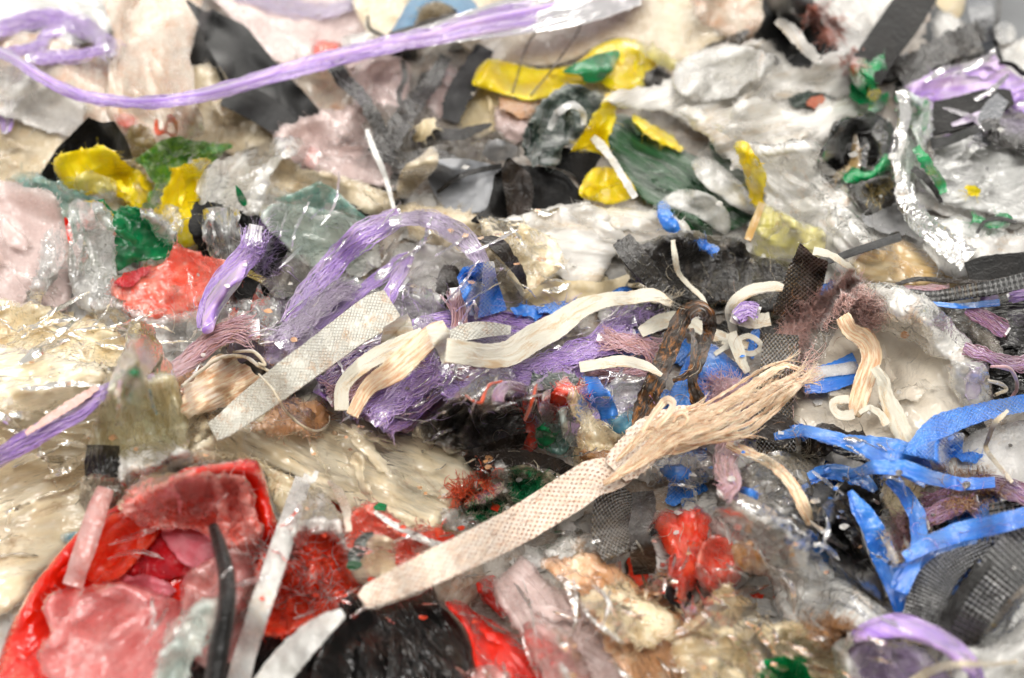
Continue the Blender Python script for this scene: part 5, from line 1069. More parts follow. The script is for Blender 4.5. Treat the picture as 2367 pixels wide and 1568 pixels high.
S('film_scrap', 'black crumple behind the pink sheer film of the cluster', FS, '1220,890 1280,884 1330,900 1330,960 1280,980 1240,960', 'blackgloss', rel=CR(6, 18))
S('film_scrap', 'red torn film with claws at the top right of the cluster', FS, '1270,940 1290,890 1310,880 1330,892 1348,876 1356,904 1362,916 1340,926 1330,950 1300,960', 'redcrumple', rel=CR(8, 16), rough=6, fray=30)
S('film_scrap', 'pink sheer film in the middle of the red and green cluster', FS, '1246,930 1268,902 1276,930 1296,940 1300,970 1284,984 1256,984', 'rosefilm', rel=CR(5, 18), bulge=5)
S('film_scrap', 'teal green glossy film at the foot of the cluster', FS, '1240,990 1262,984 1300,986 1322,1000 1330,1040 1304,1056 1262,1052 1246,1024', 'tealfilm', rel=CR(9, 20), bulge=5)
S('film_scrap', 'dark green fold on the teal film of the cluster', FS, '1238,1000 1250,984 1272,992 1290,1004 1270,1022 1250,1030', 'green', rel=CR(6, 18), bulge=4)
S('film_scrap', 'greenish clear crinkled film right of the teal film', FS, '1290,950 1316,940 1330,980 1336,1030 1330,1058 1312,1030 1300,990', 'tealclear', rel=CR(6, 18))
L('wire', 'red-orange curled thread left of the red cluster', 'wire', '1240,888 1232,920 1222,950 1214,972', 'orange', r=.7, lifts=[5, 6, 6, 5])
S('film_sheet', 'cream web of film stretched right of the red and green cluster', FS, '1316,908 1330,900 1352,930 1376,970 1420,1000 1440,1010 1424,1036 1404,1060 1384,1092 1340,1090 1322,1060 1340,1010 1326,960', 'creamfilm2', rel=('streak', 9, 26), deg=60, bulge=6, rough=7, fray=60)
S('film_scrap', 'fuzzy brown crust under the cream web', FS, '1340,1050 1380,1040 1410,1050 1400,1090 1360,1094', 'brown', rel=CR(7, 14), rough=6, fray=50)
# black shards
S('plastic_scrap', 'black-brown pointed shard above the tangle of green shreds', 'plastic scrap', '1062,1044 1120,1030 1180,1008 1222,1000 1206,1034 1176,1050 1100,1092 1080,1070', 'brownblack', rel=SM(3, 80), tilt=.4, rough=1, curve=False)
R('dark_strap', 'dark twisted strap running from the shard to the central strap', 'strap', '1100,1072,40 1170,1060,42 1230,1064,34 1280,1074,28 1320,1094,34 1364,1104,28', 'brownblack', rough=2, lifts=[5, 6, 7, 7, 6, 3], tw=[3, 3, 2, -2, 3, 2], thick=1)
# tangle of tiny shreds below
S('film_scrap', 'cream sheer triangular film beneath the dark twisted strap', FS, '1160,1078 1230,1080 1290,1100 1340,1120 1300,1150 1240,1160 1200,1140 1170,1110', 'creamfilm', rel=CR(6, 40), rough=4)
S('film_scrap', 'thin white torn spike of film at the tip of the big cream film', FS, '1100,1120 1140,1108 1150,1066 1166,1080 1172,1110 1204,1150 1190,1160 1160,1130 1130,1130', 'milk', rel=CR(4, 18), rough=4, tilt=.3)
R('plastic_strip', 'small purple strip among the green and orange shreds', 'strap', '1076,1166,14 1120,1148,24 1162,1124,20', 'purplebrown', rough=3)
Z('fibre_tuft', 'orange-red shreds left of the small purple strip', 'fibre tuft', [(1070, 1140, 30, 16, 96), (1120, 1104, 20, 14, 48)], 'orange', ln=26, r=0.25, h=5)
Z('fibre_tuft', 'dark green bristly tuft above the central strap', 'fibre tuft', [(1220, 1130, 30, 20, 320), (1240, 1160, 26, 18, 256), (1130, 1190, 40, 14, 160)], 'green', ln=26, r=0.22, h=8, curlf=1.4)
Z('fibre_tuft', 'cream tangled threads below the small purple strip', 'fibre tuft', [(1110, 1195, 50, 22, 176), (1160, 1150, 24, 26, 80)], 'string', ln=30, r=0.15, h=6, curlf=1.4)
S('film_scrap', 'peach torn film above the central strap', FS, '1150,1236 1156,1190 1172,1172 1200,1184 1228,1190 1214,1210 1180,1224', 'peachw', rel=CR(7, 20), rough=5)
S('film_scrap', 'clear bright film left of the peach torn film', FS, '1020,1190 1060,1170 1090,1200 1130,1216 1120,1250 1070,1240 1030,1220', 'clear', rel=CR(8, 22), fray=20)
# --- clear and silver films right of the central strap
S('film_sheet', 'clear silver-grey bubble of film below the white frayed tail', FS, '1710,1088 1760,1060 1820,1060 1870,1080 1884,1120 1880,1160 1846,1190 1800,1210 1740,1190 1712,1140', 'clear', rel=('streak', 12, 40), deg=40, bulge=12, rough=3)
S('film_sheet', 'dark sheer film behind the silver-grey bubble', FS, '1690,1100 1730,1080 1760,1120 1770,1180 1730,1190 1696,1160', 'darkclear', rel=CR(6, 36))
S('film_sheet', 'blue tinged clear shreds below the end of the central strap', FS, '1510,1070 1580,1040 1640,1050 1660,1090 1620,1120 1560,1120 1516,1110', 'clear', rel=CR(9, 24), rough=6, fray=60)
S('film_scrap', 'dark blue bits under the clear shreds', FS, '1530,1080 1580,1074 1600,1100 1560,1116 1536,1106', 'bluecrease', rel=CR(5, 20), rough=5)
S('film_scrap', 'dark blue scrap with a red dot right of the mauve tassel', FS, '1700,1136 1724,1134 1744,1150 1742,1166 1716,1160', 'bluecrease', rel=CR(4, 18))
S('film_scrap', 'red dot of film by the dark blue scrap', FS, '1690,1130 1706,1128 1710,1140 1696,1144', 'red', rel=SM(1, 18))
R('plastic_strip', 'clear tube-like fold pointing down right under the bubble', 'strap', '1690,1150,36 1740,1176,44 1790,1200,40 1830,1216,24', 'clear', rough=2, cup=5, lifts=[3, 5, 5, 3], thick=0)
S('film_sheet', 'large clear glossy film with bright wrinkles at the lower right', FS, '1636,1180 1690,1170 1760,1196 1830,1200 1850,1216 1880,1240 1900,1280 1950,1316 2010,1360 2066,1420 2110,1462 2040,1474 1960,1462 1890,1476 1820,1450 1790,1400 1780,1340 1720,1280 1650,1230', 'clearw', rel=('streak', 12, 46), deg=32, bulge=10, rough=4, fray=40)
S('film_scrap', 'clear pointed flap catching light on the large glossy film', FS, '1760,1230 1810,1210 1870,1224 1890,1244 1850,1250 1800,1262', 'clear', rel=('streak', 6, 26), deg=10, tilt=.3, rough=2)
S('film_scrap', 'blue seen through clear film beside the black glossy strap', FS, '1836,1260 1880,1240 1910,1290 1900,1320 1850,1300', 'bluecrease', rel=CR(4, 30), bulge=1)
S('film_scrap', 'clear crinkle over the blue patch', FS, '1800,1280 1850,1250 1910,1300 1940,1330 1890,1340 1830,1320', 'clear', rel=CR(7, 22), rough=5)
T('fibre_bundle', 'mauve tassel hanging below the end of the central strap', 'raffia', '1690,1010,30 1680,1040,44 1676,1080,46 1690,1120,36 1660,1146,20', 'mauve', n=130, thick=5, r=.22, wob=8, fray=(0, 40), lifts=[4, 5, 5, 4, 2])
# white frayed tail right
R('white_strap', 'white frayed strap tail trailing down beside the silver-grey bubble', 'strap', '1680,1028,16 1720,1044,22 1760,1062,20 1800,1088,24 1836,1130,28 1860,1180,28 1872,1214,14', 'strapfray', rough=2, lifts=[5, 7, 9, 10, 9, 6, 3], thick=.8, wave=1.5)
Z('fibre_tuft', 'pale torn fibres along the upper side of the silver-grey bubble', 'fibre tuft', [(1800, 1056, 70, 10, 176), (1880, 1090, 30, 20, 64)], 'string', ln=34, r=0.14, h=6, deg=15)
T('fibre_bundle', 'cream frayed threads at the top of the black glossy strap', 'raffia', '1880,1190,16 1920,1150,18 1960,1126,20 2010,1146,16', 'string', n=34, thick=2, r=.26, core=False, wob=8, fray=(30, 20), lifts=[3, 8, 10, 6])
# --- blue and black tapes right
S('film_sheet', 'white smooth film behind the blue tape at the right edge', FS, '2180,1090 2210,1040 2250,1000 2310,984 2367,970 2500,960 2500,1130 2367,1120 2300,1110 2230,1110', 'milk', rel=SM(5, 90), bulge=8, rough=2)
R('blue_tape', 'long pale blue tape lying left of the folded blue tape', 'tape', '1890,1014,14 1950,1022,32 2010,1030,42 2080,1042,48 2130,1070,60 2180,1100,40', 'bluecrease', rough=2, wave=2, thick=.4, lifts=[1, 3, 4, 4, 3, 2])
R('blue_tape', 'blue folded tape rising to the right edge', 'tape', '2130,1060,90 2144,1016,60 2180,984,56 2240,962,46 2310,944,40 2420,922,40', 'blue', rough=2, wave=1.5, thick=.4, lifts=[4, 9, 12, 13, 14, 15])
S('film_scrap', 'lower flap of the blue folded tape', 'tape', '2110,1046 2160,1020 2226,1000 2224,1040 2232,1064 2200,1060 2190,1100 2160,1110 2150,1070', 'blue', rel=CR(4, 50), rough=1.5)
S('film_scrap', 'small blue torn piece right of the blue flap', FS, '2216,1054 2250,1044 2270,1052 2250,1066 2224,1068', 'blue', rel=CR(3, 24), rough=3)
R('dark_strap', 'black glossy strap curving over the pale blue tape', 'strap', '1926,1036,20 1964,1040,40 2004,1052,44 2032,1080,44 2036,1120,30 2026,1140,14', 'blackgloss', rough=2, lifts=[2, 6, 7, 7, 5, 2], thick=1.2)
R('blue_tape', 'blue creased tape under the curving black strap', 'tape', '1870,1108,30 1910,1092,34 1950,1096,38 1996,1116,40 2020,1140,26', 'bluecrease', rough=2, wave=2, thick=.4)
S('film_scrap', 'black film gap below the blue creased tape', FS, '1880,1130 1960,1120 2020,1150 2040,1190 1980,1190 1900,1180', 'blackmatte', rel=SM(3, 60))  # shaded gap drawn as a black sheet
S('film_sheet', 'black glossy film flap left of the long blue tape', FS, '1890,1184 1912,1160 1960,1140 1972,1180 1990,1230 2010,1290 2040,1350 2046,1392 2010,1370 1950,1320 1908,1270 1894,1230', 'blackgloss', rel=('streak', 5, 60), deg=55, bulge=8, rough=1.5, tilt=.25)
R('blue_tape', 'long blue tape running down beside the black glossy flap', 'tape', '1964,1136,12 1984,1170,38 2016,1220,50 2040,1280,56 2064,1340,50 2076,1390,36 2078,1416,20', 'bluecrease', rough=1.5, wave=2, thick=.4, lifts=[8, 9, 9, 8, 6, 4, 2])
S('film_sheet', 'cream crinkled clump of film between the blue tapes', FS, '2040,1100 2066,1080 2100,1084 2150,1098 2152,1120 2124,1150 2116,1190 2090,1230 2064,1200 2044,1160', 'creamfilm2', rel=CR(10, 20), bulge=7, rough=7, fray=90)
Z('fibre_tuft', 'brown-mauve fibres below the cream crinkled clump', 'fibre tuft', [(2090, 1230, 30, 40, 256), (2110, 1270, 24, 20, 96)], 'mauve', ln=24, r=0.15, h=6)
S('film_scrap', 'tan torn scrap standing above the dimpled strap', FS, '2078,1300 2090,1260 2110,1256 2128,1264 2124,1296 2100,1310', 'brown', rel=CR(5, 20), tilt=.4)
R('plastic_strip', 'tiny cream strip upright right of the tan torn scrap', 'strap', '2140,1282,20 2148,1250,16 2152,1216,7', 'strapplain', rough=1, lifts=[2, 5, 7])
S('film_scrap', 'cream sliver between the blue tape and the mauve fibres', FS, '2036,1240 2056,1236 2076,1280 2070,1310 2056,1290', 'cream', rel=SM(2, 30))
R('blue_tape', 'wide blue tape slanting down from the purple-brown twines', 'tape', '2312,1156,30 2280,1186,60 2236,1220,66 2190,1260,64 2140,1296,50 2100,1330,56 2080,1370,50', 'bluecrease', rough=1.5, wave=2, thick=.4, lifts=[8, 8, 7, 6, 4, 3, 2])
R('blue_tape', 'blue tape behind the wide slanting tape near the right edge', 'tape', '2240,1300,50 2270,1250,50 2300,1200,46 2320,1180,30', 'bluecrease', rough=1.5, thick=.4)
R('dark_strap', 'black strap standing behind the blue tapes at the right edge', 'strap', '2330,1160,90 2344,1240,110 2350,1300,110', 'ribbed', rough=1, lifts=[8, 6, 3], thick=1.2)
S('plastic_scrap', 'short dark scrap in front of the blue tape behind', 'plastic scrap', '2262,1240 2290,1210 2330,1240 2318,1262 2280,1266 2256,1290', 'ribbed', rel=SM(2, 60), rough=1, curve=False)
R('dimpled_strap', 'dimpled dark grey strap bending at the lower right', 'strap', '2128,1440,90 2148,1380,92 2176,1330,84 2222,1296,56 2290,1264,20', 'dimpled', rough=.8, lifts=[6, 10, 12, 11, 8], thick=1.2, stiff=40)
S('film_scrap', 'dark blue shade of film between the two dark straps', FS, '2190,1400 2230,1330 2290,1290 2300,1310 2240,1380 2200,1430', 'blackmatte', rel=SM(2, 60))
S('film_sheet', 'silver-white crinkled film under the ribbed strap at the right edge', FS, '2240,1500 2300,1440 2340,1400 2400,1340 2520,1300 2520,1600 2400,1640 2260,1600', 'greyclear', rel=('streak', 10, 46), deg=-50, bulge=7, rough=5)
R('ribbed_strap', 'wide ribbed dark strap leaving at the right edge', 'strap', '2210,1490,92 2240,1430,96 2280,1370,100 2330,1310,112 2410,1230,120', 'ribbed', rough=.8, lifts=[4, 10, 14, 16, 18], thick=1.2, stiff=40)
R('dark_strap', 'narrow dark strap edge between the dimpled and ribbed straps', 'strap', '2180,1450,34 2220,1380,30 2250,1340,24 2290,1300,14', 'black', rough=.8, lifts=[4, 8, 8, 6])
T('purple_twine', 'upper purple twine matted with brown at the right edge', 'twine', '2130,1174,22 2190,1146,34 2250,1126,38 2310,1126,40 2440,1166,46', 'purplebrown', n=110, thick=6, r=.3, twist=.6, fray=(30, 0), wob=6, lifts=[4, 7, 9, 10, 10])
T('purple_twine', 'lower purple twine with a brown fuzzy end', 'twine', '2110,1212,26 2160,1190,36 2210,1168,38 2262,1156,26', 'purplebrown', n=100, thick=6, r=.3, twist=.6, fray=(30, 30), wob=6, lifts=[4, 7, 9, 9])
Z('fibre_clump', 'brown fuzz stuck on the two purple twines', 'fibre tuft', [(2230, 1110, 60, 10, 240), (2230, 1160, 40, 12, 176), (2120, 1216, 24, 14, 176), (2290, 1146, 30, 10, 96)], 'brown', ln=22, r=0.16, h=5, curlf=1.4)
R('plastic_strip', 'tan twig-like strip hanging down from the blue folded tape', 'strap', '2330,950,8 2300,980,12 2284,1016,10 2280,1040,10 2310,1080,10 2340,1116,8', 'string', rough=1, lifts=[14, 16, 16, 14, 10, 8])

# more blue tape around the clump
for p_, lab, lf in (
    ('1790,1010,16 1860,996,26 1940,1016,30 2010,1046,30 2080,1084,26 2140,1120,18', 'second blue tape running under the long pale blue tape', [1, 3, 4, 5, 5, 4]),
    ('2050,1110,14 2090,1140,34 2120,1190,40 2126,1250,38 2110,1310,34 2084,1370,28', 'blue tape passing behind the cream crinkled clump', [1, 3, 4, 4, 3, 2]),
    ('2090,1290,26 2150,1256,40 2220,1230,46 2290,1216,46 2367,1196,44 2460,1180,40', 'broad blue tape running right under the purple twines', [2, 4, 5, 5, 6, 6]),
    ('1960,1100,16 2020,1080,32 2090,1082,36 2150,1104,34 2220,1120,30 2300,1116,24', 'sheer blue tape crossing the white smooth film', [3, 5, 6, 6, 6, 5])):
    R('blue_tape', lab, 'tape', p_, 'bluecrease', rough=1, wave=.8, thick=.25, lifts=lf, tw=[(2, -2, 2, -1, 2, -2, 1, 2)[i] for i in range(len(lf))], curve=False)
# ------------------------------------------------------------------ near part of the heap (bottom of the picture)
S('film_scrap', 'teal corner of film behind the red bag at the left', FS, '140,1236 170,1228 210,1232 200,1250 150,1256', 'skyblue', rel=SM(1, 30), rough=1)
S('film_sheet', 'dark film filling the bottom edge below the pale sticks', FS, '400,1500 520,1470 640,1470 720,1450 740,1500 720,1660 380,1680', 'black', rel=CR(6, 90))
rb = S('red_bag', 'big red plastic bag spread over the lower left corner', 'plastic bag', '-60,1660 -10,1540 20,1460 60,1380 110,1310 170,1240 230,1190 300,1150 360,1120 430,1084 520,1074 572,1062 604,1082 614,1130 636,1190 640,1240 620,1290 590,1330 560,1400 500,1460 400,1540 340,1660 100,1700', 'red', rel=('streak', 10, 110), deg=-40, bulge=14, rough=2, tilt=.15, stiff=10)
S('raised_rim', 'thick bright red folded rim', None, '430,1082 520,1070 560,1060 600,1074 616,1120 634,1186 648,1220 622,1262 606,1210 590,1150 560,1100 500,1094 440,1100', 'red', parent=rb, rel=CR(7, 30), bulge=5, rough=3)
S('shaded_hollow', 'deep crimson fold', None, '296,1326 350,1260 376,1232 410,1280 446,1316 410,1330 360,1336', 'darkred', parent=rb, rel=CR(4, 60), bulge=.5, eps=.3)  # shade inside the fold painted in dark red
S('pink_fold', 'pink inner fold', None, '378,1232 440,1226 520,1240 530,1290 480,1330 446,1320 410,1284', 'pink', parent=rb, rel=('smooth', 4, 60), bulge=6)
S('pink_fold', 'lower pink fold', None, '250,1344 300,1324 360,1336 410,1366 360,1400 280,1380', 'pink', parent=rb, rel=('streak', 4, 60), deg=10, bulge=6)
S('red_fold', 'glossy red fold', None, '230,1210 268,1184 340,1210 370,1228 330,1280 270,1340 210,1350 190,1290', 'redcrumple', parent=rb, rel=('streak', 6, 70), deg=-60, bulge=7, rough=2)
S('film_sheet', 'clear crinkled glossy film over the upper part of the red bag', FS, '270,1166 300,1120 360,1096 440,1090 540,1096 584,1130 594,1190 600,1260 570,1290 520,1270 470,1240 420,1222 350,1226 300,1200', 'clearpink', rel=CR(12, 26), bulge=7, rough=5, fray=30)
S('film_sheet', 'milky rose film draped over the lower middle of the red bag', FS, '98,1400 130,1366 200,1354 300,1350 380,1376 430,1400 420,1470 380,1540 350,1660 180,1660 130,1600 84,1520 116,1470', 'rosefilm', rel=('streak', 7, 90), deg=-35, bulge=9, rough=3)
S('film_sheet', 'pink-white sheer film right of the crimson fold', FS, '430,1330 520,1270 580,1290 600,1340 590,1420 560,1500 500,1560 440,1500 420,1400', 'pinkfilm', rel=CR(8, 50), bulge=6, rough=4)
R('pale_stick', 'pale pink translucent stick standing on the red bag', 'plastic strip', '168,1356,40 186,1300,42 206,1240,42 226,1180,40 244,1132,32', 'pinkfilm', rough=.8, lifts=[3, 6, 8, 10, 10], thick=1.5, cup=2)
S('film_sheet', 'teal-streaked clear film at the bottom left of the black spike', FS, '350,1580 380,1470 420,1416 470,1384 520,1380 506,1440 480,1490 440,1540 400,1640 340,1660', 'tealclear', rel=('streak', 7, 50), deg=-55, bulge=6, rough=4)
R('black_spike', 'black curved spike rising from the bottom edge over the red bag', 'plastic strip', '492,1216,6 504,1250,16 520,1310,22 526,1370,26 520,1430,28 506,1500,32 494,1600,34', 'black', rough=.6, lifts=[22, 20, 18, 16, 13, 10, 6], stiff=40, thick=2, cup=4)
# red crumple in the middle bottom
S('film_sheet', 'red crumpled fibrous film left of the black bag piece', FS, '596,1300 640,1250 690,1206 740,1196 790,1200 820,1260 830,1320 846,1370 800,1416 740,1440 660,1466 600,1460 580,1400 596,1350', 'redcrumple', rel=CR(13, 30), bulge=9, rough=5)
Z('fibre_tuft', 'red threads tangled on the red crumpled film', 'fibre tuft', [(700, 1330, 90, 60, 60), (760, 1400, 60, 30, 30)], 'redcrumple', ln=50, r=0.22, h=7, curlf=1.2)
Z('fibre_tuft', 'pale pink threads crossing the red crumpled film', 'fibre tuft', [(720, 1360, 100, 60, 50), (640, 1280, 50, 20, 48)], 'pinkwhite', ln=60, r=0.25, h=7, curlf=.9)
S('film_sheet', 'pink-red torn film under the left end of the central strap', FS, '770,1210 800,1180 850,1166 900,1190 960,1226 1010,1240 1060,1260 1040,1290 980,1320 900,1360 840,1370 806,1330 800,1270', 'redpink', rel=CR(11, 32), bulge=7, rough=6, fray=50)
S('film_scrap', 'pinkish-red frizz at the tip beside the cream film edge', FS, '960,1220 1000,1214 1040,1230 1074,1256 1050,1270 1000,1256', 'redcrumple', rel=CR(7, 18), rough=6, fray=30)
S('film_scrap', 'clear peach film window with a green edge', FS, '806,1304 830,1262 862,1234 900,1244 920,1260 914,1300 936,1340 880,1364 830,1350', 'creamfilm', rel=('smooth', 4, 60), bulge=7, rough=1.5)
S('film_scrap', 'grey-green sliver at the left of the clear peach window', FS, '800,1300 820,1256 850,1230 866,1230 850,1262 826,1300', 'greengrey', rel=SM(2, 40))
S('film_scrap', 'dark green chip below the grey-green sliver', FS, '800,1304 820,1296 838,1302 830,1316 806,1318', 'darkgreen', rel=SM(2, 20), rough=1)
S('film_scrap', 'small bright green chip on cream film above the red torn film', FS, '862,1172 876,1160 896,1166 892,1182 866,1180', 'green', rel=SM(2, 20), rough=.6, curve=False)
R('plastic_strip', 'milky thin strip running from the green chip to the central strap', 'plastic strip', '866,1186,8 900,1210,12 950,1236,14 1000,1258,14 1056,1272,16', 'clearw', rough=1, lifts=[4, 8, 10, 10, 8], thick=1)
S('film_sheet', 'cream peach film between the central strap and the red bulb', FS, '960,1270 1040,1260 1100,1280 1120,1340 1080,1400 1020,1390 980,1340', 'peachw', rel=CR(7, 40))
R('white_strip', 'frosted white strip leaning up from the bottom edge', 'plastic strip', '536,1640,46 562,1540,46 590,1450,46 622,1350,46 652,1260,44 678,1180,42 700,1110,36', 'milk', rough=.8, lifts=[8, 12, 16, 18, 18, 16, 12], stiff=40, thick=1.5, cup=1.5)
R('plastic_strip', 'torn pale flap at the top of the frosted white strip', 'plastic strip', '700,1104,20 722,1110,16 732,1090,8', 'milk', rough=1.5, lifts=[13, 14, 15])
S('film_scrap', 'peach twisted film bits right of the frosted white strip top', FS, '690,1200 720,1150 740,1130 760,1160 800,1200 810,1270 790,1280 770,1240 730,1240 680,1270', 'clearw', rel=CR(8, 26), rough=6, fray=30)
R('plastic_strip', 'peach spike of film above the red torn film', 'plastic strip', '760,1112,8 784,1140,20 800,1180,20 806,1230,12', 'peachw', rough=2, lifts=[6, 8, 6, 3])
S('film_sheet', 'pinkish sheer layer crossing the foot of the frosted white strip', FS, '700,1440 760,1410 800,1400 790,1440 740,1470 690,1490', 'redpink', rel=CR(4, 40))
# black bag piece
S('bag_piece', 'large black plastic bag piece at the bottom centre', 'plastic bag', '690,1680 716,1560 750,1470 780,1420 786,1376 806,1360 826,1376 838,1398 870,1408 920,1392 968,1376 1000,1350 1016,1396 1062,1440 1086,1490 1096,1540 1130,1600 1140,1680', 'blackgloss', rel=('streak', 12, 90), deg=58, bulge=3, rough=2, tilt=.25, curve=False)
R('white_strip', 'white wrinkled strap slanting up from the bottom edge beside the black bag piece', 'strap', '590,1640,80 640,1560,74 700,1490,66 750,1446,50 792,1416,24', 'white', rough=2, lifts=[10, 14, 14, 12, 8], wave=2)
# red strip, pink film
S('film_sheet', 'bright red film sweeping down right of the black bag piece', FS, '1030,1396 1070,1394 1110,1420 1160,1444 1210,1490 1250,1540 1290,1660 1130,1680 1110,1600 1096,1530 1080,1460', 'red', rel=('streak', 8, 80), deg=50, bulge=9, rough=2, tilt=.1)
S('film_scrap', 'glossy red bulb under the central strap', FS, '1102,1352 1124,1330 1150,1338 1164,1366 1180,1400 1166,1430 1140,1410 1112,1388', 'red', rel=CR(7, 26), bulge=8, rough=2)
S('film_sheet', 'pinkish-white streaked film fanning out right of the red sweep', FS, '1136,1350 1170,1320 1200,1286 1230,1300 1270,1340 1330,1380 1380,1430 1430,1500 1470,1600 1480,1680 1290,1680 1270,1560 1220,1480 1170,1430', 'pinkwhite', rel=('streak', 10, 60), deg=52, bulge=10, rough=4, fray=40)
S('film_sheet', 'rosy sheer streaks on the lower part of the pinkish-white film', FS, '1210,1460 1260,1440 1320,1480 1360,1560 1380,1680 1270,1680 1250,1560', 'pinkfilm', rel=('streak', 6, 50), deg=55)
S('film_scrap', 'smooth pink bulge at the bottom edge under the red sweep', FS, '1080,1580 1100,1546 1140,1544 1180,1570 1200,1680 1080,1680', 'pinkfilm', rel=SM(3, 60), bulge=8)
# brown cream right bottom
S('film_sheet', 'grey clear film under the black hanging strap', FS, '1240,1270 1300,1240 1370,1230 1430,1280 1440,1320 1380,1330 1300,1310', 'clearw', rel=CR(8, 30), fray=30, rough=5)
S('film_sheet', 'cream film with burnt brown crumples at the bottom right of centre', FS, '1250,1300 1300,1282 1360,1290 1420,1310 1480,1346 1540,1380 1600,1430 1660,1470 1720,1500 1770,1560 1780,1680 1480,1690 1440,1560 1390,1460 1320,1370', 'browncream', rel=('streak', 9, 90), deg=40, bulge=5, rough=10, fray=70)
S('film_sheet', 'brighter cream crease on the burnt brown film', FS, '1340,1380 1400,1350 1480,1370 1540,1420 1560,1480 1480,1500 1410,1460', 'creamfilm2', rel=('streak', 7, 60), deg=35, bulge=2, rough=10)
S('film_sheet', 'cream crumpled film at the bottom edge left of the green bag piece', FS, '1560,1480 1640,1440 1720,1430 1780,1470 1790,1520 1750,1560 1740,1680 1590,1680 1580,1560', 'creamfilm2', rel=('streak', 8, 60), deg=20, bulge=3, rough=9)
S('film_sheet', 'brown-stained cream film right of the green bag piece', FS, '1760,1440 1830,1440 1900,1460 1960,1500 1990,1560 2000,1680 1860,1680 1850,1560 1800,1520', 'creamfilm2', rel=('streak', 8, 60), deg=30, bulge=3, rough=9)
S('film_sheet', 'orange-brown crumpled leaf of film left of the right red film', FS, '1476,1366 1500,1340 1540,1318 1572,1330 1580,1366 1556,1384 1510,1380', 'browncream', rel=CR(8, 24), bulge=6, rough=5)
S('film_scrap', 'black hole behind the orange-brown leaf', FS, '1530,1370 1570,1356 1600,1380 1580,1400 1545,1392', 'blackmatte', rel=SM(1, 30))  # darkness of the hole is a black sheet put in
S('film_sheet', 'red wet-looking film standing right of the hanging woven strap', FS, '1504,1206 1530,1184 1570,1172 1620,1180 1642,1200 1636,1250 1620,1300 1610,1350 1580,1400 1566,1396 1564,1350 1540,1310 1520,1260', 'redcrumple', rel=('crumple', 8, 44), deg=80, bulge=1, rough=9, tilt=.1, fray=20, curve=False, small=False)
S('film_scrap', 'pink-clear film right of the red wet-looking film', FS, '1610,1290 1630,1256 1670,1250 1710,1274 1720,1330 1690,1360 1640,1372 1612,1340', 'redpink', rel=('streak', 8, 50), deg=60, bulge=3, rough=8, fray=6)
S('film_scrap', 'tan crust chunk at the edge of the large glossy clear film', FS, '1700,1262 1726,1256 1766,1280 1782,1306 1766,1330 1730,1330 1706,1300', 'brown', rel=CR(9, 24), bulge=8, rough=5)
S('film_sheet', 'olive cream film below the pink-clear film', FS, '1590,1420 1620,1380 1680,1350 1720,1380 1760,1430 1740,1470 1660,1470 1600,1450', 'creamfilm2', rel=('streak', 7, 50), deg=60, bulge=3, rough=8)
S('film_scrap', 'tiny purple bit on the cream film under the red film', FS, '1582,1410 1600,1406 1610,1418 1594,1424', 'purple', rel=SM(1, 20))
Z('fibre_clump', 'orange-brown fuzz at the foot of the large glossy clear film', 'fibre tuft', [(1920, 1460, 50, 20, 256), (1940, 1490, 30, 16, 128)], 'brown', ln=26, r=0.22, h=6, curlf=1.3)
S('film_sheet', 'clear purplish film below the purple band at the bottom right', FS, '1960,1500 2040,1480 2130,1500 2200,1560 2210,1680 1990,1680 1960,1580', 'lilacfilm', rel=('streak', 8, 50), deg=40, bulge=6, rough=4)
S('film_sheet', 'grey-white film at the bottom right corner', FS, '2200,1520 2280,1500 2367,1440 2520,1400 2520,1700 2240,1700', 'frost', rel=('streak', 7, 80), deg=-30, bulge=8)
T('purple_band', 'thick purple raffia band arching at the bottom right', 'raffia', '1966,1478,18 2010,1458,44 2080,1448,54 2140,1462,50 2200,1496,44 2250,1546,36 2270,1640,34', 'purple', n=130, thick=5, r=.3, twist=.15, wob=3, lifts=[4, 10, 13, 14, 13, 10, 6], coremat='purple')
S('band_film', 'sheer film face of the bottom right purple band', 'raffia', '1972,1480 2004,1450 2060,1434 2120,1440 2180,1466 2230,1508 2256,1560 2226,1550 2180,1510 2130,1488 2070,1474 2010,1480', 'purple', rel=('streak', 2, 40), deg=25, rough=1, bulge=1)
R('plastic_strip', 'white torn strip crossing the foot of the purple band', 'plastic strip', '2100,1590,30 2150,1552,22 2210,1536,16 2290,1536,12 2350,1530,8', 'string', rough=2, lifts=[8, 14, 18, 12, 6])
S('film_scrap', 'white torn spike of film left of the purple band', FS, '1924,1490 1950,1476 1968,1470 1960,1510 1990,1560 1980,1620 1950,1600 1930,1550', 'milk', rel=CR(5, 26), rough=4)
S('bag_piece', 'green plastic bag piece at the bottom edge', 'plastic bag', '1752,1660 1752,1540 1790,1522 1830,1516 1864,1526 1870,1560 1900,1580 1960,1660', 'brightgreen', rel=SM(5, 60), bulge=8, rough=1.5, tilt=.2)
# --- black woven strap under the central strap
R('woven_strap', 'black gold-flecked woven strap hanging below the central strap', 'strap', '1440,1130,70 1420,1160,84 1410,1210,88 1416,1250,84 1430,1286,76', 'weave', rough=1, lifts=[6, 12, 13, 10, 5], thick=1.2, curve=True)
R('dark_strap', 'smooth dark strap behind the gold-flecked woven strap', 'strap', '1486,1140,50 1488,1180,56 1476,1230,44 1486,1280,60 1490,1324,50', 'brownblack', rough=1.5, lifts=[5, 8, 7, 5, 2], thick=1.2)
Z('fibre_tuft', 'silver bristles along the lower edge of the gold-flecked strap', 'fibre tuft', [(1425, 1256, 40, 8, 128)], 'frost', ln=10, r=0.12, h=2, deg=80)

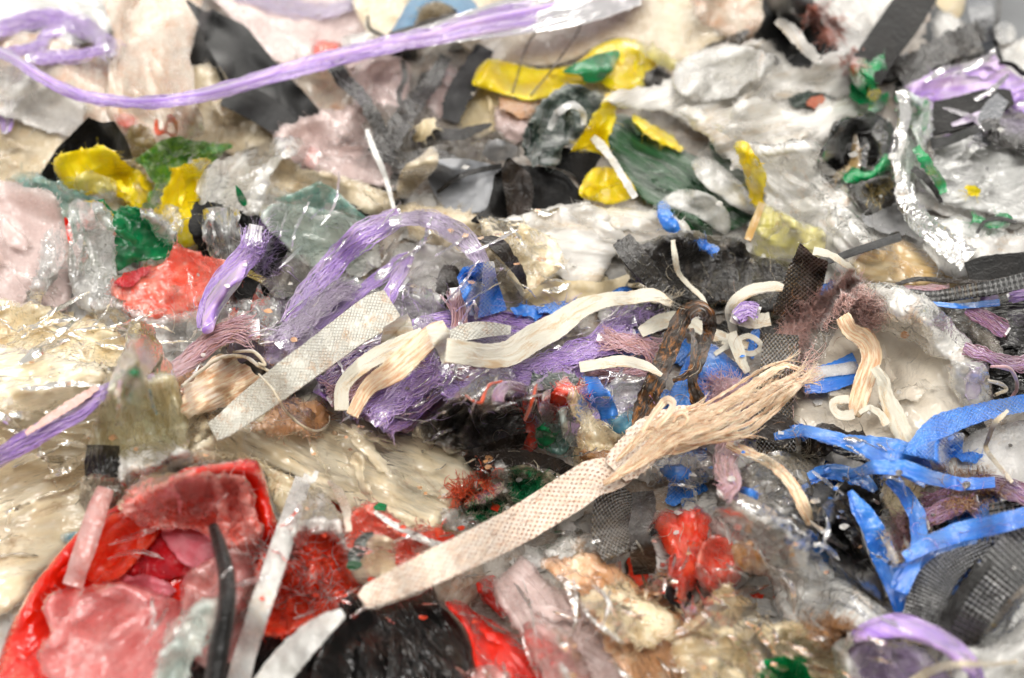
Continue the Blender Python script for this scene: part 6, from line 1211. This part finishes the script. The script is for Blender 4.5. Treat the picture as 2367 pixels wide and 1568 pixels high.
slivers('wisp', 'clear strips added as streak highlights around the large glossy film at the lower right', [(1500, 1020, 1900, 1220, 9, 30, 70, 8), (1640, 1180, 2060, 1450, 12, 34, 110, 9), (1220, 1220, 1460, 1300, 3, 0, 60, 8), (2050, 1060, 2160, 1240, 3, 60, 50, 6)], 51)  # glossy wisps put in as streak highlights
slivers('browncream', 'stained pale strips over the burnt cream films', [(1260, 1300, 1800, 1560, 29, 38, 100, 14), (1780, 1440, 2020, 1560, 10, 30, 80, 11)], 52)
slivers('wisp', 'sheer pink strips added as streak highlights over the red bag and red films', [(60, 1180, 560, 1560, 8, -40, 120, 12), (580, 1200, 1060, 1440, 12, -15, 70, 7), (1150, 1320, 1420, 1560, 9, 52, 130, 11), (1520, 1190, 1720, 1380, 3, 70, 60, 6)], 53)  # wisps laid over the reds for streaky shine
slivers('redcrumple', 'narrow red strips on the red torn films', [(600, 1210, 1050, 1440, 21, 10, 60, 6), (1050, 1390, 1240, 1560, 7, 50, 110, 8), (1520, 1190, 1640, 1380, 5, 80, 60, 6)], 54)
slivers('blackfilm', 'dark sheer strips in the tangle at the centre', [(950, 870, 1240, 1030, 14, -40, 70, 8), (1000, 1050, 1330, 1230, 10, 10, 60, 6), (1840, 980, 2060, 1200, 7, 20, 60, 8)], 55)
# ------------------------------------------------------------------ loose crumbs and hairs lying all over
def crumbs(mat, label, regions, seed):
    rr = random.Random(seed); VV = []; FF = []; UU = []; n0 = 0
    for (x0, y0, x1, y1, cnt) in regions:
        for q in range(cnt):
            cx, cy = rr.uniform(x0, x1), rr.uniform(y0, y1); k = rr.randint(4, 6); an = rr.uniform(0, 6.28); s = rr.uniform(3, 11); asp = rr.uniform(.25, .8)
            pts = [(cx + s * rr.uniform(.6, 1.3) * math.cos(an + 6.28 * t / k), cy + s * asp * rr.uniform(.6, 1.3) * math.sin(an + 6.28 * t / k)) for t in range(k)]
            r = sheet_geo(pts, rough=3, rel=('crumple', 2, 12), bulge=.5, eps=.5, curl=2, curve=False, seed=rr.randint(1, 9999))
            if r is None: continue
            V, F, uv, _ = r; VV.append(V); FF.append(F + n0); UU.append(uv); n0 += len(V)
    o = mkobj('film_crumbs', np.concatenate(VV), np.concatenate(FF), np.concatenate(UU), M(mat)); tag(o, label, 'film crumbs', kind='stuff')
def hairs(mat, label, regions, ln=40, r=.13, h=3):
    ps = []
    for (x0, y0, x1, y1, cnt) in regions:
        ps += fuzz_paths((x0 + x1) / 2, (y0 + y1) / 2, (x1 - x0) / 2, (y1 - y0) / 2, cnt, ln=ln, r=r, h=h)
    tag(tubes(ps, mat, 'loose_fibres', None, 3), label, 'loose fibres', kind='stuff')
crumbs('milk', 'tiny white film crumbs strewn over the heap', [(450, 600, 1100, 900, 20), (1000, 1080, 1350, 1260, 10), (1500, 900, 2100, 1300, 20), (700, 150, 1250, 520, 12), (1500, 150, 2367, 600, 16)], 31)
crumbs('browncream', 'tiny tan crumbs strewn over the cream films', [(0, 700, 700, 1100, 24), (700, 900, 1150, 1250, 20), (1250, 1250, 2000, 1568, 32), (900, 480, 1300, 680, 12)], 32)
crumbs('blackfilm', 'tiny dark film crumbs between the scraps', [(900, 850, 1450, 1250, 16), (1850, 950, 2367, 1400, 16), (1400, 560, 1900, 800, 8)], 33)
crumbs('redcrumple', 'tiny red film crumbs around the red scraps', [(590, 1180, 1100, 1450, 20), (1500, 1180, 1720, 1400, 8), (1050, 1090, 1300, 1250, 6)], 34)
crumbs('bluecrease', 'tiny blue tape crumbs around the blue tapes', [(1500, 760, 1760, 1150, 9), (1850, 950, 2367, 1300, 12)], 35)
hairs('purple', 'loose purple hairs over the raffia', [(450, 500, 1150, 900, 52), (700, 700, 1560, 980, 88), (1600, 850, 1760, 1100, 24), (2050, 1100, 2367, 1280, 24)])
hairs('string', 'loose pale hairs over the middle of the heap', [(250, 600, 1100, 1100, 44), (1100, 850, 2100, 1300, 104), (1400, 550, 2100, 800, 32), (1150, 1280, 2000, 1568, 24)], r=.12)
hairs('brown', 'loose rusty hairs on the stained scraps', [(400, 780, 640, 920, 20), (1400, 900, 1900, 1100, 24), (1650, 650, 2050, 800, 24), (2100, 1100, 2367, 1250, 20)], r=.14)
# --- the white straps across the middle
S('film_scrap', 'dark hole beside the knotted white fabric strap', FS, '556,846 590,826 620,850 646,876 640,890 600,880', 'blackmatte', rel=SM(1, 40))  # black sheet set in for the shade of the hole
S('fabric_scrap', 'knotted cream-white fabric strap left of the big embossed strap', 'strap', '420,906 452,872 490,838 520,826 556,838 590,860 616,886 608,906 560,930 500,950 440,970 418,944', 'strapfray', rel=('streak', 9, 40), deg=-28, bulge=1, rough=6, small=False)
L('string', 'tan cord arching over the knotted fabric strap', 'string', '420,894 460,860 510,828 560,824 600,846 640,870', 'string', r=.8, lifts=[2, 5, 7, 7, 5, 1])
L('string', 'second thin cord ending in the dark hole', 'string', '540,814 580,812 600,824 612,844 598,840', 'string', r=.7, lifts=[2, 4, 5, 3, 1])
bs = R('embossed_strap', 'big white embossed strap slanting up to a folded corner', 'strap', '492,1000,46 520,984,54 572,944,66 640,892,74 720,832,78 800,772,82 868,726,88 906,702,70', 'strap', rough=.8, lifts=[2, 5, 9, 13, 17, 20, 22, 22], stiff=50, thick=.9, tw=[0, 2, 3, 3, 3, 3, 3, 2], curve=True, n=14)
S('folded_end', 'plain end folded down', None, '886,758 942,724 950,740 962,790 940,804 900,814 878,800', 'strapplain', parent=bs, rel=SM(1.5, 60), tilt=.6, rough=.6, bulge=1, curve=False)
L('string', 'long thin tan thread looping below the big embossed strap', 'string', '598,866 630,900 660,950 700,986 736,996 760,980 762,962', 'string', r=.5, lifts=[3, 8, 6, 4, 3, 3, 2], stiff=8)
R('offcut_strap', 'embossed white offcut lying under the plain white strap', 'strap', '1036,782,26 1080,768,40 1130,762,34 1180,764,20', 'strap', rough=.6, lifts=[2, 4, 4, 3])
R('plain_strap', 'upper branch of the white double strap reaching down left', 'strap', '790,950,34 792,900,32 820,862,34 870,826,40 930,800,44 980,776,34', 'strapplain', rough=1, lifts=[3, 7, 12, 15, 17, 17], thick=.9)
R('plain_strap', 'lower branch of the white double strap reaching down left', 'strap', '814,962,30 836,920,32 862,888,40 910,858,56 960,812,54 1004,772,46 1030,756,30', 'strapfray', rough=1, lifts=[3, 8, 13, 17, 20, 21, 21], thick=.9)
S('strap_corner', 'white folded corner joining the double strap and the plain white strap', 'strap', '984,756 1010,744 1040,762 1042,790 1034,838 1022,842 1010,810 996,790', 'strapplain', rel=SM(2, 60), tilt=.7, rough=.8, bulge=3, curve=False)
R('plain_strap', 'wavy plain white strap crossing the centre to a pointed tip', 'strap', '1030,812,54 1080,818,54 1130,824,56 1180,816,60 1230,784,62 1290,752,58 1340,716,46 1400,696,34 1460,690,30 1510,684,30 1552,704,12', 'strapplain', rough=1.2, lifts=[14, 14, 14, 14, 15, 16, 17, 17, 16, 14, 12], stiff=50, thick=.9, wave=1.2, cup=.6, tw=[2]*11)
R('plain_strap', 'white strap bit curving right of the fuzzy purple strand', 'strap', '1340,850,24 1390,842,24 1440,836,26 1490,846,22 1530,868,8', 'strapplain', rough=1.2, lifts=[3, 5, 5, 4, 2])
Z('fibre_tuft', 'torn white fibres at the pointed tip of the plain strap', 'fibre tuft', [(1530, 690, 24, 8, 40)], 'string', ln=24, r=.18, h=4, deg=10)
# --- central stained strap
cs = R('central_strap', 'long peach-stained embossed strap lying across the centre', 'strap', '838,1392,36 862,1376,52 920,1350,66 990,1318,76 1060,1284,80 1130,1250,84 1200,1214,86 1260,1178,88 1320,1140,90 1370,1108,86 1416,1096,78 1450,1064,86 1484,1030,90', 'strappeach', rough=1, lifts=[22, 22, 22, 21, 20, 19, 18, 18, 18, 17, 17, 15, 13], stiff=70, thick=1, n=16, cup=.8, tw=[2] * 13)
R('torn_middle', 'crumpled torn middle of the strap', None, '1424,1092,60 1440,1076,84 1466,1050,92 1500,1014,94 1540,988,84 1590,968,64 1640,950,30', 'strappeach', parent=cs, rough=4, lifts=[.2, .4, .8, 1.2, 1.2, 1, 1], wave=1.4, cup=.2, tw=[2, 2, 1, -2, 2, 2, 1])
for p_, lf_ in (('1500,1010,33 1560,984,30 1640,952,27 1700,920,24 1760,876,19 1810,846,14 1836,850,9', [2, 5, 8, 11, 13, 14, 13]),
                ('1540,1024,22 1600,1008,18 1680,978,14 1740,944,12 1800,900,14 1850,884,18 1862,884,8', [1, 4, 7, 10, 12, 12, 10]),
                ('1520,1044,18 1580,1038,19 1650,1010,18 1720,1000,14 1780,960,13 1826,914,14 1856,880,11', [1, 3, 6, 9, 12, 12, 10]),
                ('1460,1080,8 1530,1050,9 1600,1030,8 1660,1022,6 1720,1010,5', [1, 3, 5, 5, 3]),
                ('1500,990,7 1570,968,7 1640,930,6 1710,886,7 1770,850,6 1806,838,5', [6, 9, 12, 15, 16, 16]),
                ('1540,1000,5 1620,978,6 1690,952,5 1750,924,5 1810,892,5 1850,876,5', [8, 10, 13, 15, 15, 14]),
                ('1560,1000,12 1630,986,14 1700,950,12 1770,900,12 1830,870,7', [2, 7, 10, 13, 13]),
                ('1520,1030,16 1590,1022,14 1670,1000,12 1760,940,12 1840,890,8', [2, 5, 8, 11, 12]),
                ('1570,1016,9 1650,1004,9 1730,980,9 1800,926,9 1858,880,5', [2, 6, 9, 12, 11]),
                ('1396,1120,10 1440,1090,22 1490,1046,26 1540,1000,24 1600,970,16 1660,944,8', [2, 3, 4, 5, 5, 4]),
                ('1430,1100,8 1470,1076,20 1520,1044,24 1570,1014,22 1630,990,14 1690,972,8', [2, 3, 4, 4, 4, 3]),
                ('1424,1066,8 1460,1030,18 1500,994,22 1546,964,18 1600,944,12', [2, 4, 6, 7, 6]),
                ('1640,964,9 1700,930,8 1760,908,8 1822,878,9', [5, 9, 12, 12])):
    R('frayed_ribbon', 'frayed split ribbon', None, p_, 'strapfray', parent=cs, rough=1.6, lifts=lf_, thick=.35, cup=.3, wave=1.6, fray='e')
T('frayed_fibres', 'loose fine fibres', None, '1440,1070,70 1480,1030,90 1540,1000,84 1600,980,70 1700,936,60 1800,884,50 1846,870,50', 'strapfray', parent=cs, n=16, twist=.05, thick=3, r=.15, core=False, wob=12, lifts=[1] * 7, fray=(60, 60), spread=.6)
R('frayed_loop', 'small curled loop', None, '1484,1000,10 1510,960,14 1540,926,18 1556,936,16 1540,964,14 1516,990,10', 'strapfray', parent=cs, rough=1, lifts=[4, 9, 12, 12, 9, 5])
L('frayed_curl', 'thin curl', None, '1556,978 1564,962 1580,958 1590,970 1580,984', 'strapfray', r=.7, parent=cs, lifts=[1, 3, 4, 3, 1])
